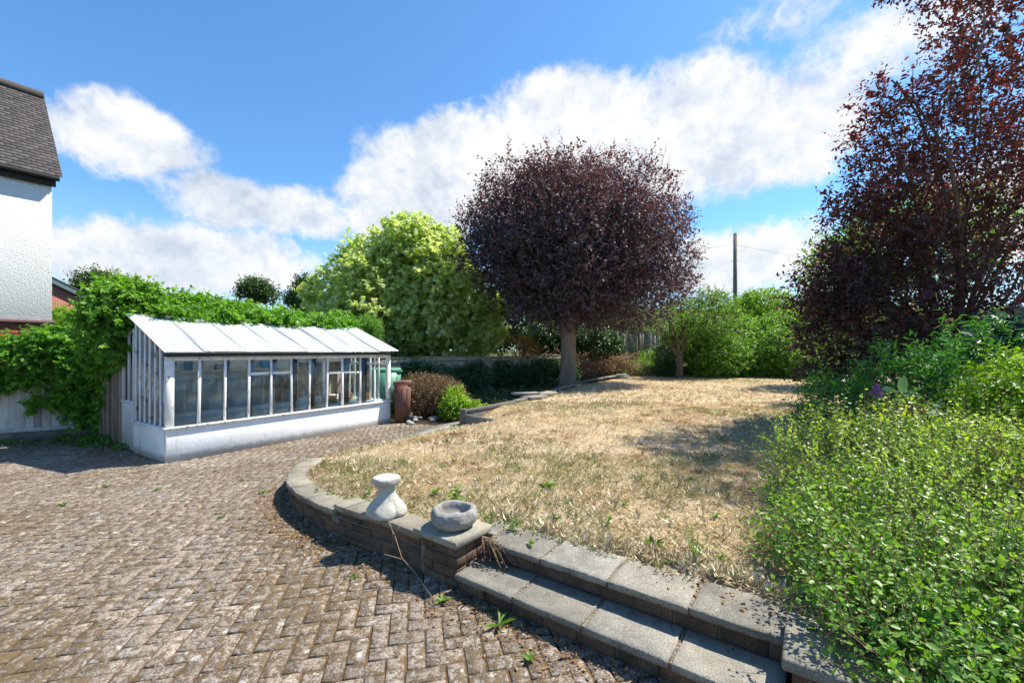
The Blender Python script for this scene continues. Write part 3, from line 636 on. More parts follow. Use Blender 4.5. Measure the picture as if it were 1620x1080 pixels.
    m = MB(); m.tube([(.0-.012, .98, -.02), (.0-.014, .97, .55)], .007, 6); m.obj('cable', M['paint'], o)
    # things on the shelf and bench
    def item(nm, prof, mat, x, y, z, lab, cat, n=24):
        k = MB(); k.lathe(prof, n=n); t = k.obj(nm, mat, smooth=False); t.location = gh(x, y, z); tag(t, lab, cat); return t
    item('plastic_tub', [(0, 0), (.055, 0), (.065, .15), (.07, .15), (.07, .165), (.0, .165)], M['blue'], .72, 1.21, 1.262, 'blue tub at the left end of the greenhouse shelf', 'tub')
    item('plant_pot', [(0, 0), (.04, 0), (.055, .09), (.06, .09), (.06, .105), (.048, .105), (.04, .02), (0, .02)], M['blue'], 1.30, 1.22, 1.262, 'small blue pot halfway along the greenhouse shelf', 'pot')
    item('paint_can', [(0, 0), (.05, 0), (.05, .10), (.053, .105), (.05, .11), (0, .11)], M['metal'], 1.17, 1.22, 1.262, 'small grey tin beside the blue pot on the shelf', 'tin')
    item('wide_bowl', [(0, 0), (.06, 0), (.13, .13), (.125, .135), (.055, .015), (0, .015)], M['blue'], 2.0, 1.2, 1.262, 'wide dark blue bowl at the right end of the shelf', 'bowl')
    item('yellow_bottle', [(0, 0), (.04, 0), (.042, .12), (.02, .15), (.02, .18), (0, .18)], M['yellow'], 2.66, 1.2, 1.10+.0, 'yellow bottle on the back board in the greenhouse', 'bottle')
    for x, y, lab in ((3.02, .35, 'leftmost small wooden crate on the greenhouse bench'), (3.62, .62, 'middle slatted wooden crate on the greenhouse bench'), (3.86, .30, 'rightmost slatted wooden crate on the greenhouse bench by the corner post')):
        k = MB()
        for zz in (.0, .055, .11):
            for sx in (-.12, .12): k.bb((sx-.006, -.1, zz), (sx+.006, .1, zz+.045), .002)
            for sy in (-.1, .1): k.bb((-.12, sy-.006, zz+.001), (.12, sy+.006, zz+.044), .002)
        k.bb((-.12, -.1, -.001), (.12, .1, .009), .002)
        t = k.obj('wooden_crate', M['crate']); t.location = gh(x, y+.3, .502); t.rotation_euler = (0, 0, GA); tag(t, lab, 'crate', 'wooden crates on the greenhouse bench')
build_greenhouse()
# ---------------------------------------------------------------- bins
def wheelie(name, loc, rz, mat, lab, sc=1.0, wide=1.0, deep=1.0):
    o = root(name, lab, 'bin', loc, rz); w = .24*wide; d = .27*deep
    m = MB()
    V = [(-w*.9, -d*.88, .02), (w*.9, -d*.88, .02), (w*.9, d*.85, .1), (-w*.9, d*.85, .1), (-w, -d, .9), (w, -d, .9), (w, d, .9), (-w, d, .9)]
    m.add(np.array(V)*sc, [[0, 3, 2, 1], [4, 5, 6, 7], [0, 1, 5, 4], [1, 2, 6, 5], [2, 3, 7, 6], [3, 0, 4, 7]])
    for x in (-.75, -.25, .25, .75): m.beam(np.array((x*w*.85, -d*.8-.004, .12))*sc, np.array((x*w, -d*.985-.004, .8))*sc, .02, .012, up=(0, 1, 0))
    for y in (-.7, -.1, .55):
        for sx in (-1, 1): m.beam(np.array((sx*(w*.83+.004), y*d*.85, .14))*sc, np.array((sx*(w*.985+.004), y*d, .8))*sc, .02, .014, up=(1, 0, 0))
    m.obj('bin_body', mat, o)
    m = MB(); m.bb(np.array((-w-.03, -d-.03, .885))*sc, np.array((w+.03, d+.02, .93))*sc, .012); m.obj('rim', mat, o)
    m = MB(); V = [(-w-.02, -d-.04, .935), (w+.02, -d-.04, .935), (w+.02, d+.03, .935), (-w-.02, d+.03, .935), (-w*.95, -d*.95, .965), (w*.95, -d*.95, .965), (w*.95, d*.98, .985), (-w*.95, d*.98, .985)]
    m.add(np.array(V)*sc, [[0, 3, 2, 1], [4, 5, 6, 7], [0, 1, 5, 4], [1, 2, 6, 5], [2, 3, 7, 6], [3, 0, 4, 7]]); m.obj('lid', mat, o)
    m = MB(); m.tube(np.array([(-w*.9, d+.06, .93), (w*.9, d+.06, .93)])*sc, .014, 8); m.bb(np.array((-w*.9, d, .9))*sc, np.array((-w*.9+.03, d+.06, .94))*sc); m.bb(np.array((w*.9-.03, d, .9))*sc, np.array((w*.9, d+.06, .94))*sc); m.obj('handle', mat, o)
    for x in (-w-.005, w-.04):
        m = MB(); m.tube(np.array([(x, d*.8, .1), (x+.045, d*.8, .1)])*sc, .1*sc, 18); m.obj('wheel', M['black'], o)
    return o
wheelie('wheelie_bin', (-2.47, 9.62, 0), R(-78), M['brown'], 'brown wheelie bin at the right end of the greenhouse', .95, .9, .70)
wheelie('garden_bin', (-3.35, 11.3, 0), R(15), M['green'], 'large green bin behind the greenhouse end', 1.17, 1.35)
# ---------------------------------------------------------------- fences
def fence(name, pts, z0, z1, lab, mat, bw=.1, rail=True, gravel=0, cap=False):
    o = root(name, lab, 'fence'); tot, at = arc(pts); m = MB(); s = 0
    while s < tot-.02:
        q, t = at(s+bw/2); n = np.array([-t[1], t[0]])
        m.box((*(q+n*rng.normal(0, .003)), (z0+gravel+z1)/2+rng.normal(0, .004)), (bw-.004+.012, .014, z1-z0-gravel), .003, [[*t, 0], [*n, 0], [0, 0, 1]], jit=.0015)
        s += bw
    m.obj('boards', mat, o)
    if gravel:
        m = MB(); ss = np.linspace(0, tot, 9)
        for a, b in zip(ss[:-1], ss[1:]): p, _ = at(a); q, _ = at(b); m.beam((*p, z0+gravel/2), (*q, z0+gravel/2), .03, gravel, ch=.004)
        m.obj('gravel_board', M['sleeper'], o)
    for z in ((z0+gravel+.03, z1-.12) if rail else ()):
        m = MB(); ss = np.linspace(0, tot, 9)
        for a, b in zip(ss[:-1], ss[1:]):
            p, t = at(a); q, _ = at(b); n = np.array([t[1], -t[0]])*.026; m.beam((*(p+n), z), (*(q+n), z), .035, .07, ch=.004)
        m.obj('rail', mat, o)
    if cap:
        m = MB(); ss = np.linspace(0, tot, 7)
        for a, b in zip(ss[:-1], ss[1:]): p, _ = at(a); q, _ = at(b); m.beam((*p, z1+.015), (*q, z1+.015), .06, .03, ch=.004)
        m.obj('cap_rail', mat, o)
    k = max(2, int(tot/1.85)+1)
    for s in np.linspace(.05, tot-.05, k):
        q, t = at(s); n = np.array([-t[1], t[0]])*.07; m = MB(); m.bb((*(q+n-.045), z0-.05), (*(q+n+.045), z1+.04), .006); m.obj('post', mat, o)
fence('boundary_fence', [(-12.5, 5.65), (-7.55, 8.12)], .0, 1.62, 'pale grey close-board fence under the climbing vine on the left', M['fwood'], .11, gravel=.17)
fence('low_fence', [(-4.3, 13.2), (2.6, 21.8)], -.05, 1.36, 'long low weathered fence behind the shaded bed, below the variegated tree', M['fwood2'], .1, cap=True)
fence('panel_fence', [(4.2, 24.6), (9.6, 24.9)], .55, 2.75, 'brown panel fence between the copper tree trunk and the gnarled orchard tree', M['fwood2'], .12, cap=True)
# ---------------------------------------------------------------- edging walls round the bed
def build_edges():
    o = root('timber_edging', 'low timber edging wall stepping up along the left side of the lawn', 'edging')
    tot, at = arc(BEDW); s = 0; zz = .33
    while s < tot:
        e = min(s+1.5+rng.random()*.6, tot); p, _ = at(s+.01); q, _ = at(e-.01); m = MB()
        zz = .33+.14*s/tot
        m.beam((*p, zz-.035), (*q, zz-.035+rng.normal(0, .008)), .13, .07, ch=.01, jit=.004); m.obj('coping_plank', M['sleeper'], o)
        m = MB(); m.beam((*p, .1), (*q, .1), .09, .35, ch=.01, jit=.003); m.obj('timber_face', M['sleeper'], o); s = e
    m = MB(); m.bb((-1.12, 9.05, -.05), (-.98, 9.18, .36), .008, jit=.003); m.obj('end_post', M['sleeper'], o)
    m = MB(); m.beam((-1.0, 9.07, .13), (-.35, 8.95, .05), .05, .24, ch=.01, jit=.003); m.obj('return_plank', M['sleeper'], o)
    k = 0
    for (x, y, z, r_), lab in zip(((.38, 12.0, .40, .3), (.62, 11.75, .33, .8), (.95, 12.4, .36, .9)), ('topmost flat stone slab of the heap on the timber edging', 'front flat stone slab of the heap on the timber edging', 'right flat stone slab of the heap on the timber edging')):
        m = MB(); m.box((0, 0, 0), (.75, .4, .06), .012, jit=.008); s_ = m.obj('stone_slab', M['pathc']); s_.location = (x, y, z); s_.rotation_euler = (0, 0, r_); tag(s_, lab, 'slab', 'flat slabs on the edging')
    m = MB(); m.beam((1.6, 22.4, .45), (9.2, 22.9, .45), .2, .75, ch=.02, jit=.008); t = m.obj('retaining_wall', M['sleeper']); tag(t, 'dark low retaining wall at the far end of the lawn under the fence', 'wall')
    m = MB(); m.prism([(1.4, 22.5), (9.3, 23.0), (12, 23.4), (20, 23.5), (20, 27), (-6, 27), (-6, 24)], -.05, .74); tag(m.obj('raised_bank', M['field']), kind='structure')
    m = MB(); m.box((0, 0, 0), (.55, .3, .22), .03, jit=.015); t = m.obj('stone_block', M['oldstone']); t.location = (5.3, 20.4, .38); t.rotation_euler = (0, 0, .5); tag(t, 'grey stone block at the far end of the timber edging', 'stone')
    for i in range(9):
        m = MB(); m.lathe([(0, 0), (.05, 0), (.07, .03), (.06, .06), (.02, .08), (0, .08)], n=7, mod=lambda a, z, q=rng.random(): 1+.25*np.sin(2*a+q*6)); s_ = m.obj('rubble_stone', M['palestone'])
        s_.location = (-1.95+rng.normal(0, .22), 9.75+rng.normal(0, .22), -.01); s_.scale = (1+rng.random(), 1, 1); s_.rotation_euler = (0, 0, rng.random()*6); tag(s_, 'broken pale stone in the rubble heap beside the brown bin', 'stone', 'rubble beside the brown bin')
build_edges()
# ---------------------------------------------------------------- houses and pole
def build_house():
    A = math.atan2(D2[1], D2[0]); o = root('white_house', 'white pebbledashed house with red brick base and dark tiled roof at the left edge', 'house', (-9.53, 8.8, 0), A)
    L = 9.0; D = 4.1; bz = 2.16; ez = 5.25; rz_ = 7.62
    m = MB(); m.bb((-L, 0, bz+.05), (0, D, ez)); m.add([(0, 0, ez), (0, D, ez), (0, D/2, rz_-.15), (-.2, 0, ez), (-.2, D, ez), (-.2, D/2, rz_-.15)], [[0, 1, 2], [3, 5, 4], [0, 2, 5, 3], [1, 4, 5, 2], [0, 3, 4, 1]]); m.obj('wall', M['pebble'], o)
    m = MB()
    for k in range(29):
        z = bz-.075*(k+1)+.005; x = -4.5-(.11 if k % 2 else 0)
        while x < 0:
            e = min(x+.215, 0.0); m.bb((x, .0, z), (e, .1, z+.065), .003, jit=.0005) if e-x > .02 else None; x += .225
    m.obj('brick_base', M['hbrick'], o)
    m = MB(); m.bb((-L, .012, 0), (-.012, D, bz-.002)); m.obj('base_mortar', M['mortar'], o)
    m = MB(); m.bb((-L, -.05, bz), (.04, .1, bz+.07), .01); m.obj('plinth_band', m_plain('plum_paint', (.16, .09, .09), .7), o)
    nc = 30
    for side in (0, 1):
        m = MB(); sl_ = np.array([0, D/2+.14, rz_-(ez-.05)]) if side == 0 else np.array([0, -(D/2+.14), rz_-(ez-.05)])
        base = np.array([0, -.09, ez-.05]) if side == 0 else np.array([0, D+.14, ez-.05]); up = nrm(sl_); nn = np.cross(np.array([1, 0, 0]), up)*(1 if side == 0 else -1); LL = np.linalg.norm(sl_)
        for k in range(nc):
            a = k/nc*LL; x = -4.5 if side == 0 else -1
            x += .08*(k % 2)
            while x < .12:
                e = min(x+.162, .14); c = base+up*(a+LL/nc*.55)+nn*.022+np.array([(x+e)/2, 0, 0]); tl = nrm(up-nn*.12)
                m.box(c, (e-x-.003, LL/nc*1.25, .013), .002, [[1, 0, 0], tl, np.cross([1, 0, 0], tl)], r=rng.random()); x = e
        m.obj('roof', M['tile'], o)
        m = MB(); V = [base+[-L, 0, 0], base+[.1, 0, 0], base+sl_+[.1, 0, 0], base+sl_+[-L, 0, 0]]; V = V+[v-nn*.05 for v in V]
        m.add(V, [[0, 1, 2, 3], [4, 7, 6, 5], [0, 4, 5, 1], [1, 5, 6, 2], [2, 6, 7, 3], [3, 7, 4, 0]]); m.obj('roof_deck', M['black'], o)
    m = MB(); m.tube([(-L, D/2, rz_+.03), (.12, D/2, rz_+.03)], .09, 10); m.obj('ridge_tiles', M['tile'], o)
    m = MB(); m.tube([(-L, -.13, ez-.10), (.09, -.13, ez-.10)], .05, 10); m.obj('gutter', M['black'], o)
    m = MB(); m.bb((-L, -.06, ez-.26), (.05, -.03, ez-.06)); m.bb((-L, -.029, ez-.14), (.04, -.003, ez-.11)); m.obj('fascia', M['black'], o)
    h = root('brick_house', 'red brick house gable with white barge board beyond the white house', 'house', (-23.93, 23.85, 0), R(50))
    m = MB(); V = [(-9, 0, 0), (.2, 0, 0), (.2, 0, 4.45), (-4.4, 0, 7.15), (-9, 0, 4.45)]; V2 = [(x, 8, z) for x, y, z in V]
    m.add(V+V2, [[0, 1, 2, 3, 4], [9, 8, 7, 6, 5], [0, 5, 6, 1], [1, 6, 7, 2], [2, 7, 8, 3], [3, 8, 9, 4], [4, 9, 5, 0]])
    bm, nt = newmat('far_brick'); p = obc(nt)
    v = nd(nt, 'ShaderNodeMapping', {'Vector': p, 'Rotation': (R(90), 0, 0)}).outputs[0]
    bt = nd(nt, 'ShaderNodeTexBrick', {'Vector': v, 'Color1': (.30, .085, .05, 1), 'Color2': (.22, .065, .045, 1), 'Mortar': (.30, .22, .17, 1), 'Scale': 1.0, 'Brick Width': .225, 'Row Height': .075, 'Mortar Size': .008})
    finish(nt, bt.outputs['Color'], .9); m.obj('wall', bm, h)
    m = MB()
    for a, b in (((.45, -.12, 4.36), (-4.4, -.12, 7.22)), ((-4.4, -.12, 7.22), (-9.3, -.12, 4.36))): m.beam(a, b, .05, .24, ch=.005)
    m.obj('barge_board', M['paintw'], h)
    m = MB(); V = [(.5, -.2, 4.42), (-4.4, -.2, 7.33), (-9.4, -.2, 4.42)]; V = V+[(x, 8.2, z) for x, y, z in V]; V = V+[(x, y, z+.1) for x, y, z in V]
    m.add(V, [[0, 3, 4, 1], [1, 4, 5, 2], [6, 7, 10, 9], [7, 8, 11, 10], [0, 1, 7, 6], [1, 2, 8, 7], [3, 9, 10, 4], [4, 10, 11, 5], [0, 6, 9, 3], [2, 5, 11, 8]]); m.obj('roof', M['tile'], h)
build_house()
def build_pole():
    b = pY(1163, 475, 34.0); t = pY(1163, 369, 34.0)
    o = root('telegraph_pole', 'tall wooden telegraph pole rising behind the far hedge', 'pole', (b[0], 34.0, 2.5))
    m = MB(); m.tube([(0, 0, 0), (0, 0, t[2]-2.5)], [.17, .13], 12); m.obj('shaft', M['pole'], o)
    for k in range(6):
        m = MB(); z = t[2]-2.5-.7-k*.75; m.tube([(-.3, 0, z), (.3, 0, z)], .018, 5); m.obj('step_iron', M['metal'], o)
    for lab, q in (('thin overhead wire running left from the telegraph pole', (-30, 60, 10.5)), ('thin overhead wire running right from the telegraph pole', (52, 42, 8.2))):
        a = np.array([b[0], 34.0, t[2]-.9]); q = np.array(q, float); s = np.linspace(0, 1, 24)[:, None]; P = a+(q-a)*s; P[:, 2] -= 1.2*4*(s*(1-s))[:, 0]*.5
        m = MB(); m.tube(P, .009, 4); tag(m.obj('overhead_wire', M['black']), lab, 'wire')
build_pole()
# ---------------------------------------------------------------- foliage engine
T4 = (np.array([(0, 0, 0), (-.5, .5, .10), (0, 1, -.06), (.5, .5, .10)]), np.array([(0, 3, 2), (0, 2, 1)]))
T6 = (np.array([(0, 0, 0), (-.40, .28, .09), (-.38, .68, .07), (0, 1, -.10), (.38, .68, .07), (.40, .28, .09)]), np.array([(0, 5, 4, 3), (0, 3, 2, 1)]))
T10 = (np.array([(0, 0, 0), (-.50, .05, .06), (-.26, .34, .02), (-.55, .66, .06), (-.16, .66, .02), (0, 1, -.10), (.16, .66, .02), (.55, .66, .06), (.26, .34, .02), (.50, .05, .06)]),
       np.array([(0, 2, 1), (0, 3, 2), (0, 4, 3), (0, 5, 4), (0, 6, 5), (0, 7, 6), (0, 8, 7), (0, 9, 8)]))
TN = (np.array([(0, 0, 0), (-.5, .35, .05), (0, 1, -.12), (.5, .35, .05)]), np.array([(0, 3, 2), (0, 2, 1)]))
def leafmesh(name, P, A, Nn, L, Wd, tpl, mat, parent, rnd, tone):
    A = nrm(A); Nn = Nn-(Nn*A).sum(1, keepdims=True)*A; Nn = nrm(Nn); Sd = np.cross(A, Nn); T, Fq = tpl; n = len(P); k = len(T)
    V = P[:, None]+T[None, :, 0:1]*(Wd[:, None, None]*Sd[:, None])+T[None, :, 1:2]*(L[:, None, None]*A[:, None])+T[None, :, 2:3]*(L[:, None, None]*Nn[:, None])
    Fs = (np.arange(n)[:, None, None]*k+Fq[None]).reshape(-1, Fq.shape[1])
    rv = np.repeat(np.c_[np.clip(rnd, 0, 1), np.clip(tone, 0, 1), np.zeros(n)], k, 0)
    return meshobj(name, V.reshape(-1, 3), Fs, mat, parent, rv=rv)
def twigmesh(name, A, B, r, mat, parent):
    n = len(A); d = nrm(B-A); ref = np.where(np.abs(d[:, 2:3]) < .9, [[0, 0, 1.]], [[1., 0, 0]]); X = nrm(np.cross(d, ref)); Y = np.cross(d, X); V = []
    for base, rr in ((A, r), (B, r*.45)):
        for k in range(3):
            a = k*2.0944; V.append(base+rr[:, None]*(math.cos(a)*X+math.sin(a)*Y))
    V = np.stack(V, 1).reshape(-1, 3); f = np.array([(0, 1, 4, 3), (1, 2, 5, 4), (2, 0, 3, 5)])
    return meshobj(name, V, (np.arange(n)[:, None, None]*6+f[None]).reshape(-1, 4), mat, parent, rv=np.tile([.5, .5, 0], (len(V), 1)))
def crown(name, parent, mat, lobes, nsp, per, L, Wf, tpl=T4, slen=.35, shell=.35, outw=.8, up=.35, rand=.55, gap=(.9, .40), tone=None, leafup=.7, spread=.5, bumpa=.22, twig=None, twr=.004, twf=.3, zmin=.05, seed=1, cut=None, flip=0.0, toneb=0.0):
    g = np.random.default_rng(seed); lobes = np.array(lobes, float); w = lobes[:, 6]/lobes[:, 6].sum()
    li = g.choice(len(lobes), nsp, p=w); c = lobes[li, :3]; Rr = lobes[li, 3:6]; d = nrm(g.normal(size=(nsp, 3)))
    rr = shell+(1-shell)*g.random(nsp)**.6; rr *= 1+bumpa*2*(fbm(d*2.2+li[:, None]*3.1, seed)-.5)
    O = c+d*Rr*rr[:, None]
    keep = (vnoise(O*gap[0]+7, seed+3) > gap[1]*g.random(nsp)*1.6-.05) & (O[:, 2] > zmin)
    if cut is not None: keep &= cut(O)
    O = O[keep]; d = d[keep]; rr = rr[keep]; n = len(O)
    sd = nrm(d*outw+np.array([0, 0, up])+g.normal(size=(n, 3))*rand); ln = slen*(.5+g.random(n))
    srnd = g.random(n)
    ti = np.tile((np.arange(per)+.5)/per, (n, 1)).ravel(); rep = np.repeat(np.arange(n), per)
    P = O[rep]+sd[rep]*(ln[rep]*ti)[:, None]; side = nrm(np.cross(sd[rep], nrm(g.normal(size=(n*per, 3)))))
    A = nrm(sd[rep]*.7+side*(.5+spread)+g.normal(size=P.shape)*.25+np.array([0, 0, -.15])); P = P+side*.01
    Nn = nrm(np.array([0, 0, leafup])+d[rep]*.35+g.normal(size=P.shape)*.5)
    ok = P[:, 2] > zmin; P = P[ok]; A = A[ok]; Nn = Nn[ok]; rep = rep[ok]; ti = ti[ok]
    LL = L*(.5+.95*g.random(len(P))**1.3)*(1.15-.4*ti)
    rnd = .55*g.random(len(P))+.45*srnd[rep]
    tn = (tone(P, rr[rep], g.random(len(P)), ti) if tone is not None else np.zeros(len(P)))+toneb*g.random(len(P))
    o = leafmesh(name, P, A, Nn, LL, LL*Wf, tpl, mat, parent, rnd, tn)
    if twig is not None:
        s = g.random(n) < twf; twigmesh('twigs', O[s]-sd[s]*ln[s][:, None]*.6, (O+sd*ln[:, None])[s], np.full(s.sum(), twr), twig, parent)
    return O
def limbs(parent, mat, base, fork, targets, r0, r1, name='branch', seed=3, trunk='trunk', bend=.25, flare=1.5, top=None):
    g = np.random.default_rng(seed); base = np.array(base, float); fork = np.array(fork, float); m = MB(); t = np.linspace(0, 1, 10)[:, None]
    P = base+(fork-base)*t+np.c_[np.sin(t*4)*.03, np.cos(t*3)*.03, t*0]*np.linalg.norm(fork-base)*.5; rad = r0*(1+(flare-1)*np.exp(-t[:, 0]*9))*(1-.18*t[:, 0])
    n = 24; m.tube(P, rad, n); o = m.obj(trunk, mat, parent, True)
    m = MB()
    for T in targets:
        T = np.array(T, float); s0 = fork+(base-fork)*g.random()*.12; t = np.linspace(0, 1, 9)[:, None]; L = np.linalg.norm(T-s0)
        P = s0*(1-t)+T*t+np.array([0, 0, 1.])*(t*(1-t))*L*g.normal(.25, .2)+g.normal(size=3)*(t*(1-t))*L*bend+np.cumsum(g.normal(size=(9, 3))*L*.012, 0)*t
        rr = r1*(.6+.6*g.random())*(1-.85*t[:, 0]**.8)+.006; m.tube(P, rr, 7)
        for _ in range(3):
            k = g.integers(3, 8); d = nrm(T-s0+g.normal(size=3)*L*.6); Q = P[k]+d*L*.16*t[:5]*2+g.normal(size=3)*L*.05*t[:5]; m.tube(Q, rr[k]*.5*(1-.8*t[:5, 0]*2)+.003, 5)
    m.obj(name, mat, parent, True)
def lobe(u, v, Y, ru, rv_, ry=None, w=None):
    k = Y/F; c = pY(u, v, Y); a, b = ru*k, rv_*k; ry = ry or (a+b)/2; return (c[0], c[1], c[2], a, ry, b, w or (a*b*ry)**.75)
# leaf materials
LM = dict(
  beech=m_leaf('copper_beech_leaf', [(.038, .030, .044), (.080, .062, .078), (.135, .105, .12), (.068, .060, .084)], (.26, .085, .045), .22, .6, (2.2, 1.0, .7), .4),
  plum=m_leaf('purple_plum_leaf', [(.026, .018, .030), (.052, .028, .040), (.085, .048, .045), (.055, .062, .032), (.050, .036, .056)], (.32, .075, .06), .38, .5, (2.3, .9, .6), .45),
  maple=m_leaf('variegated_maple_leaf', [(.24, .36, .08), (.45, .54, .18), (.68, .70, .36), (.86, .84, .58)], (.26, .46, .09), .50, .5, (1.25, 1.4, .7)),
  vine=m_leaf('vine_leaf', [(.05, .15, .018), (.085, .23, .026), (.13, .30, .034), (.20, .36, .05)], (.30, .42, .05), .36, .5, (1.7, 2.0, .6)),
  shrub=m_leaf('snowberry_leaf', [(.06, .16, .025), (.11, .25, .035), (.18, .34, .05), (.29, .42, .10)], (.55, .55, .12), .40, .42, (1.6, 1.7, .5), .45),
  bush=m_leaf('garden_bush_leaf', [(.05, .13, .02), (.09, .21, .03), (.15, .29, .045), (.25, .36, .10)], (.28, .38, .06), .34, .5),
  lime=m_leaf('lime_green_leaf', [(.10, .24, .014), (.17, .33, .02), (.26, .40, .03)], (.42, .46, .05), .35, .45, (1.5, 1.6, .5)),
  dark=m_leaf('ivy_leaf', [(.028, .07, .025), (.05, .115, .038), (.075, .15, .05)], (.08, .11, .04), .15, .35),
  bamboo=m_leaf('nandina_leaf', [(.035, .13, .03), (.06, .19, .04), (.10, .24, .05)], (.20, .30, .06), .30, .45),
  blue=m_leaf('blue_green_leaf', [(.03, .05, .07), (.05, .08, .10), (.035, .09, .05)], (.08, .1, .12), .2, .35),
  hebe=m_leaf('browning_shrub_leaf', [(.10, .06, .032), (.17, .10, .055), (.25, .15, .085), (.11, .12, .04)], (.09, .13, .035), .2, .6, (1.3, 1.1, .6)),
  far=m_leaf('distant_leaf', [(.03, .065, .018), (.055, .105, .026), (.085, .14, .04)], (.1, .16, .05), .25, .5),
  gold=m_leaf('golden_leaf', [(.35, .17, .03), (.5, .28, .06)], (.3, .3, .05), .35, .5, (1.4, 1.2, .6)),
  dead=m_leaf('dead_leaf', [(.14, .075, .03), (.26, .16, .075), (.38, .27, .15)], (.42, .20, .06), .15, .8, (1.2, 1.1, .8), .1),
  straw=m_leaf('dry_grass', [(.32, .19, .11), (.50, .37, .23), (.70, .57, .40), (.86, .76, .58), (.93, .86, .72)], (.28, .34, .11), .2, .8, (1.2, 1.15, .9), .1),
  weed=m_leaf('weed_leaf', [(.05, .13, .02), (.09, .20, .03), (.14, .25, .05)], (.3, .3, .06), .3, .5),
  purple=m_leaf('purple_floret', [(.22, .06, .30), (.32, .10, .42)], (.3, .1, .3), .3, .6, (1, 1, 1)))
BK = dict(beech=m_bark('beech_bark', (.17, .125, .09), (.36, .285, .21), (5, 5, 2)), grey=m_bark('grey_bark', (.13, .115, .095), (.25, .215, .17), (5, 5, 2)), brown=m_bark('brown_bark', (.10, .075, .055), (.2, .15, .11), (20, 20, 5)), shoot=m_bark('pinkish_shoot', (.26, .15, .10), (.42, .29, .20), (20, 20, 8)), stem=m_bark('reddish_stem', (.16, .09, .06), (.28, .19, .13), (20, 20, 8)))
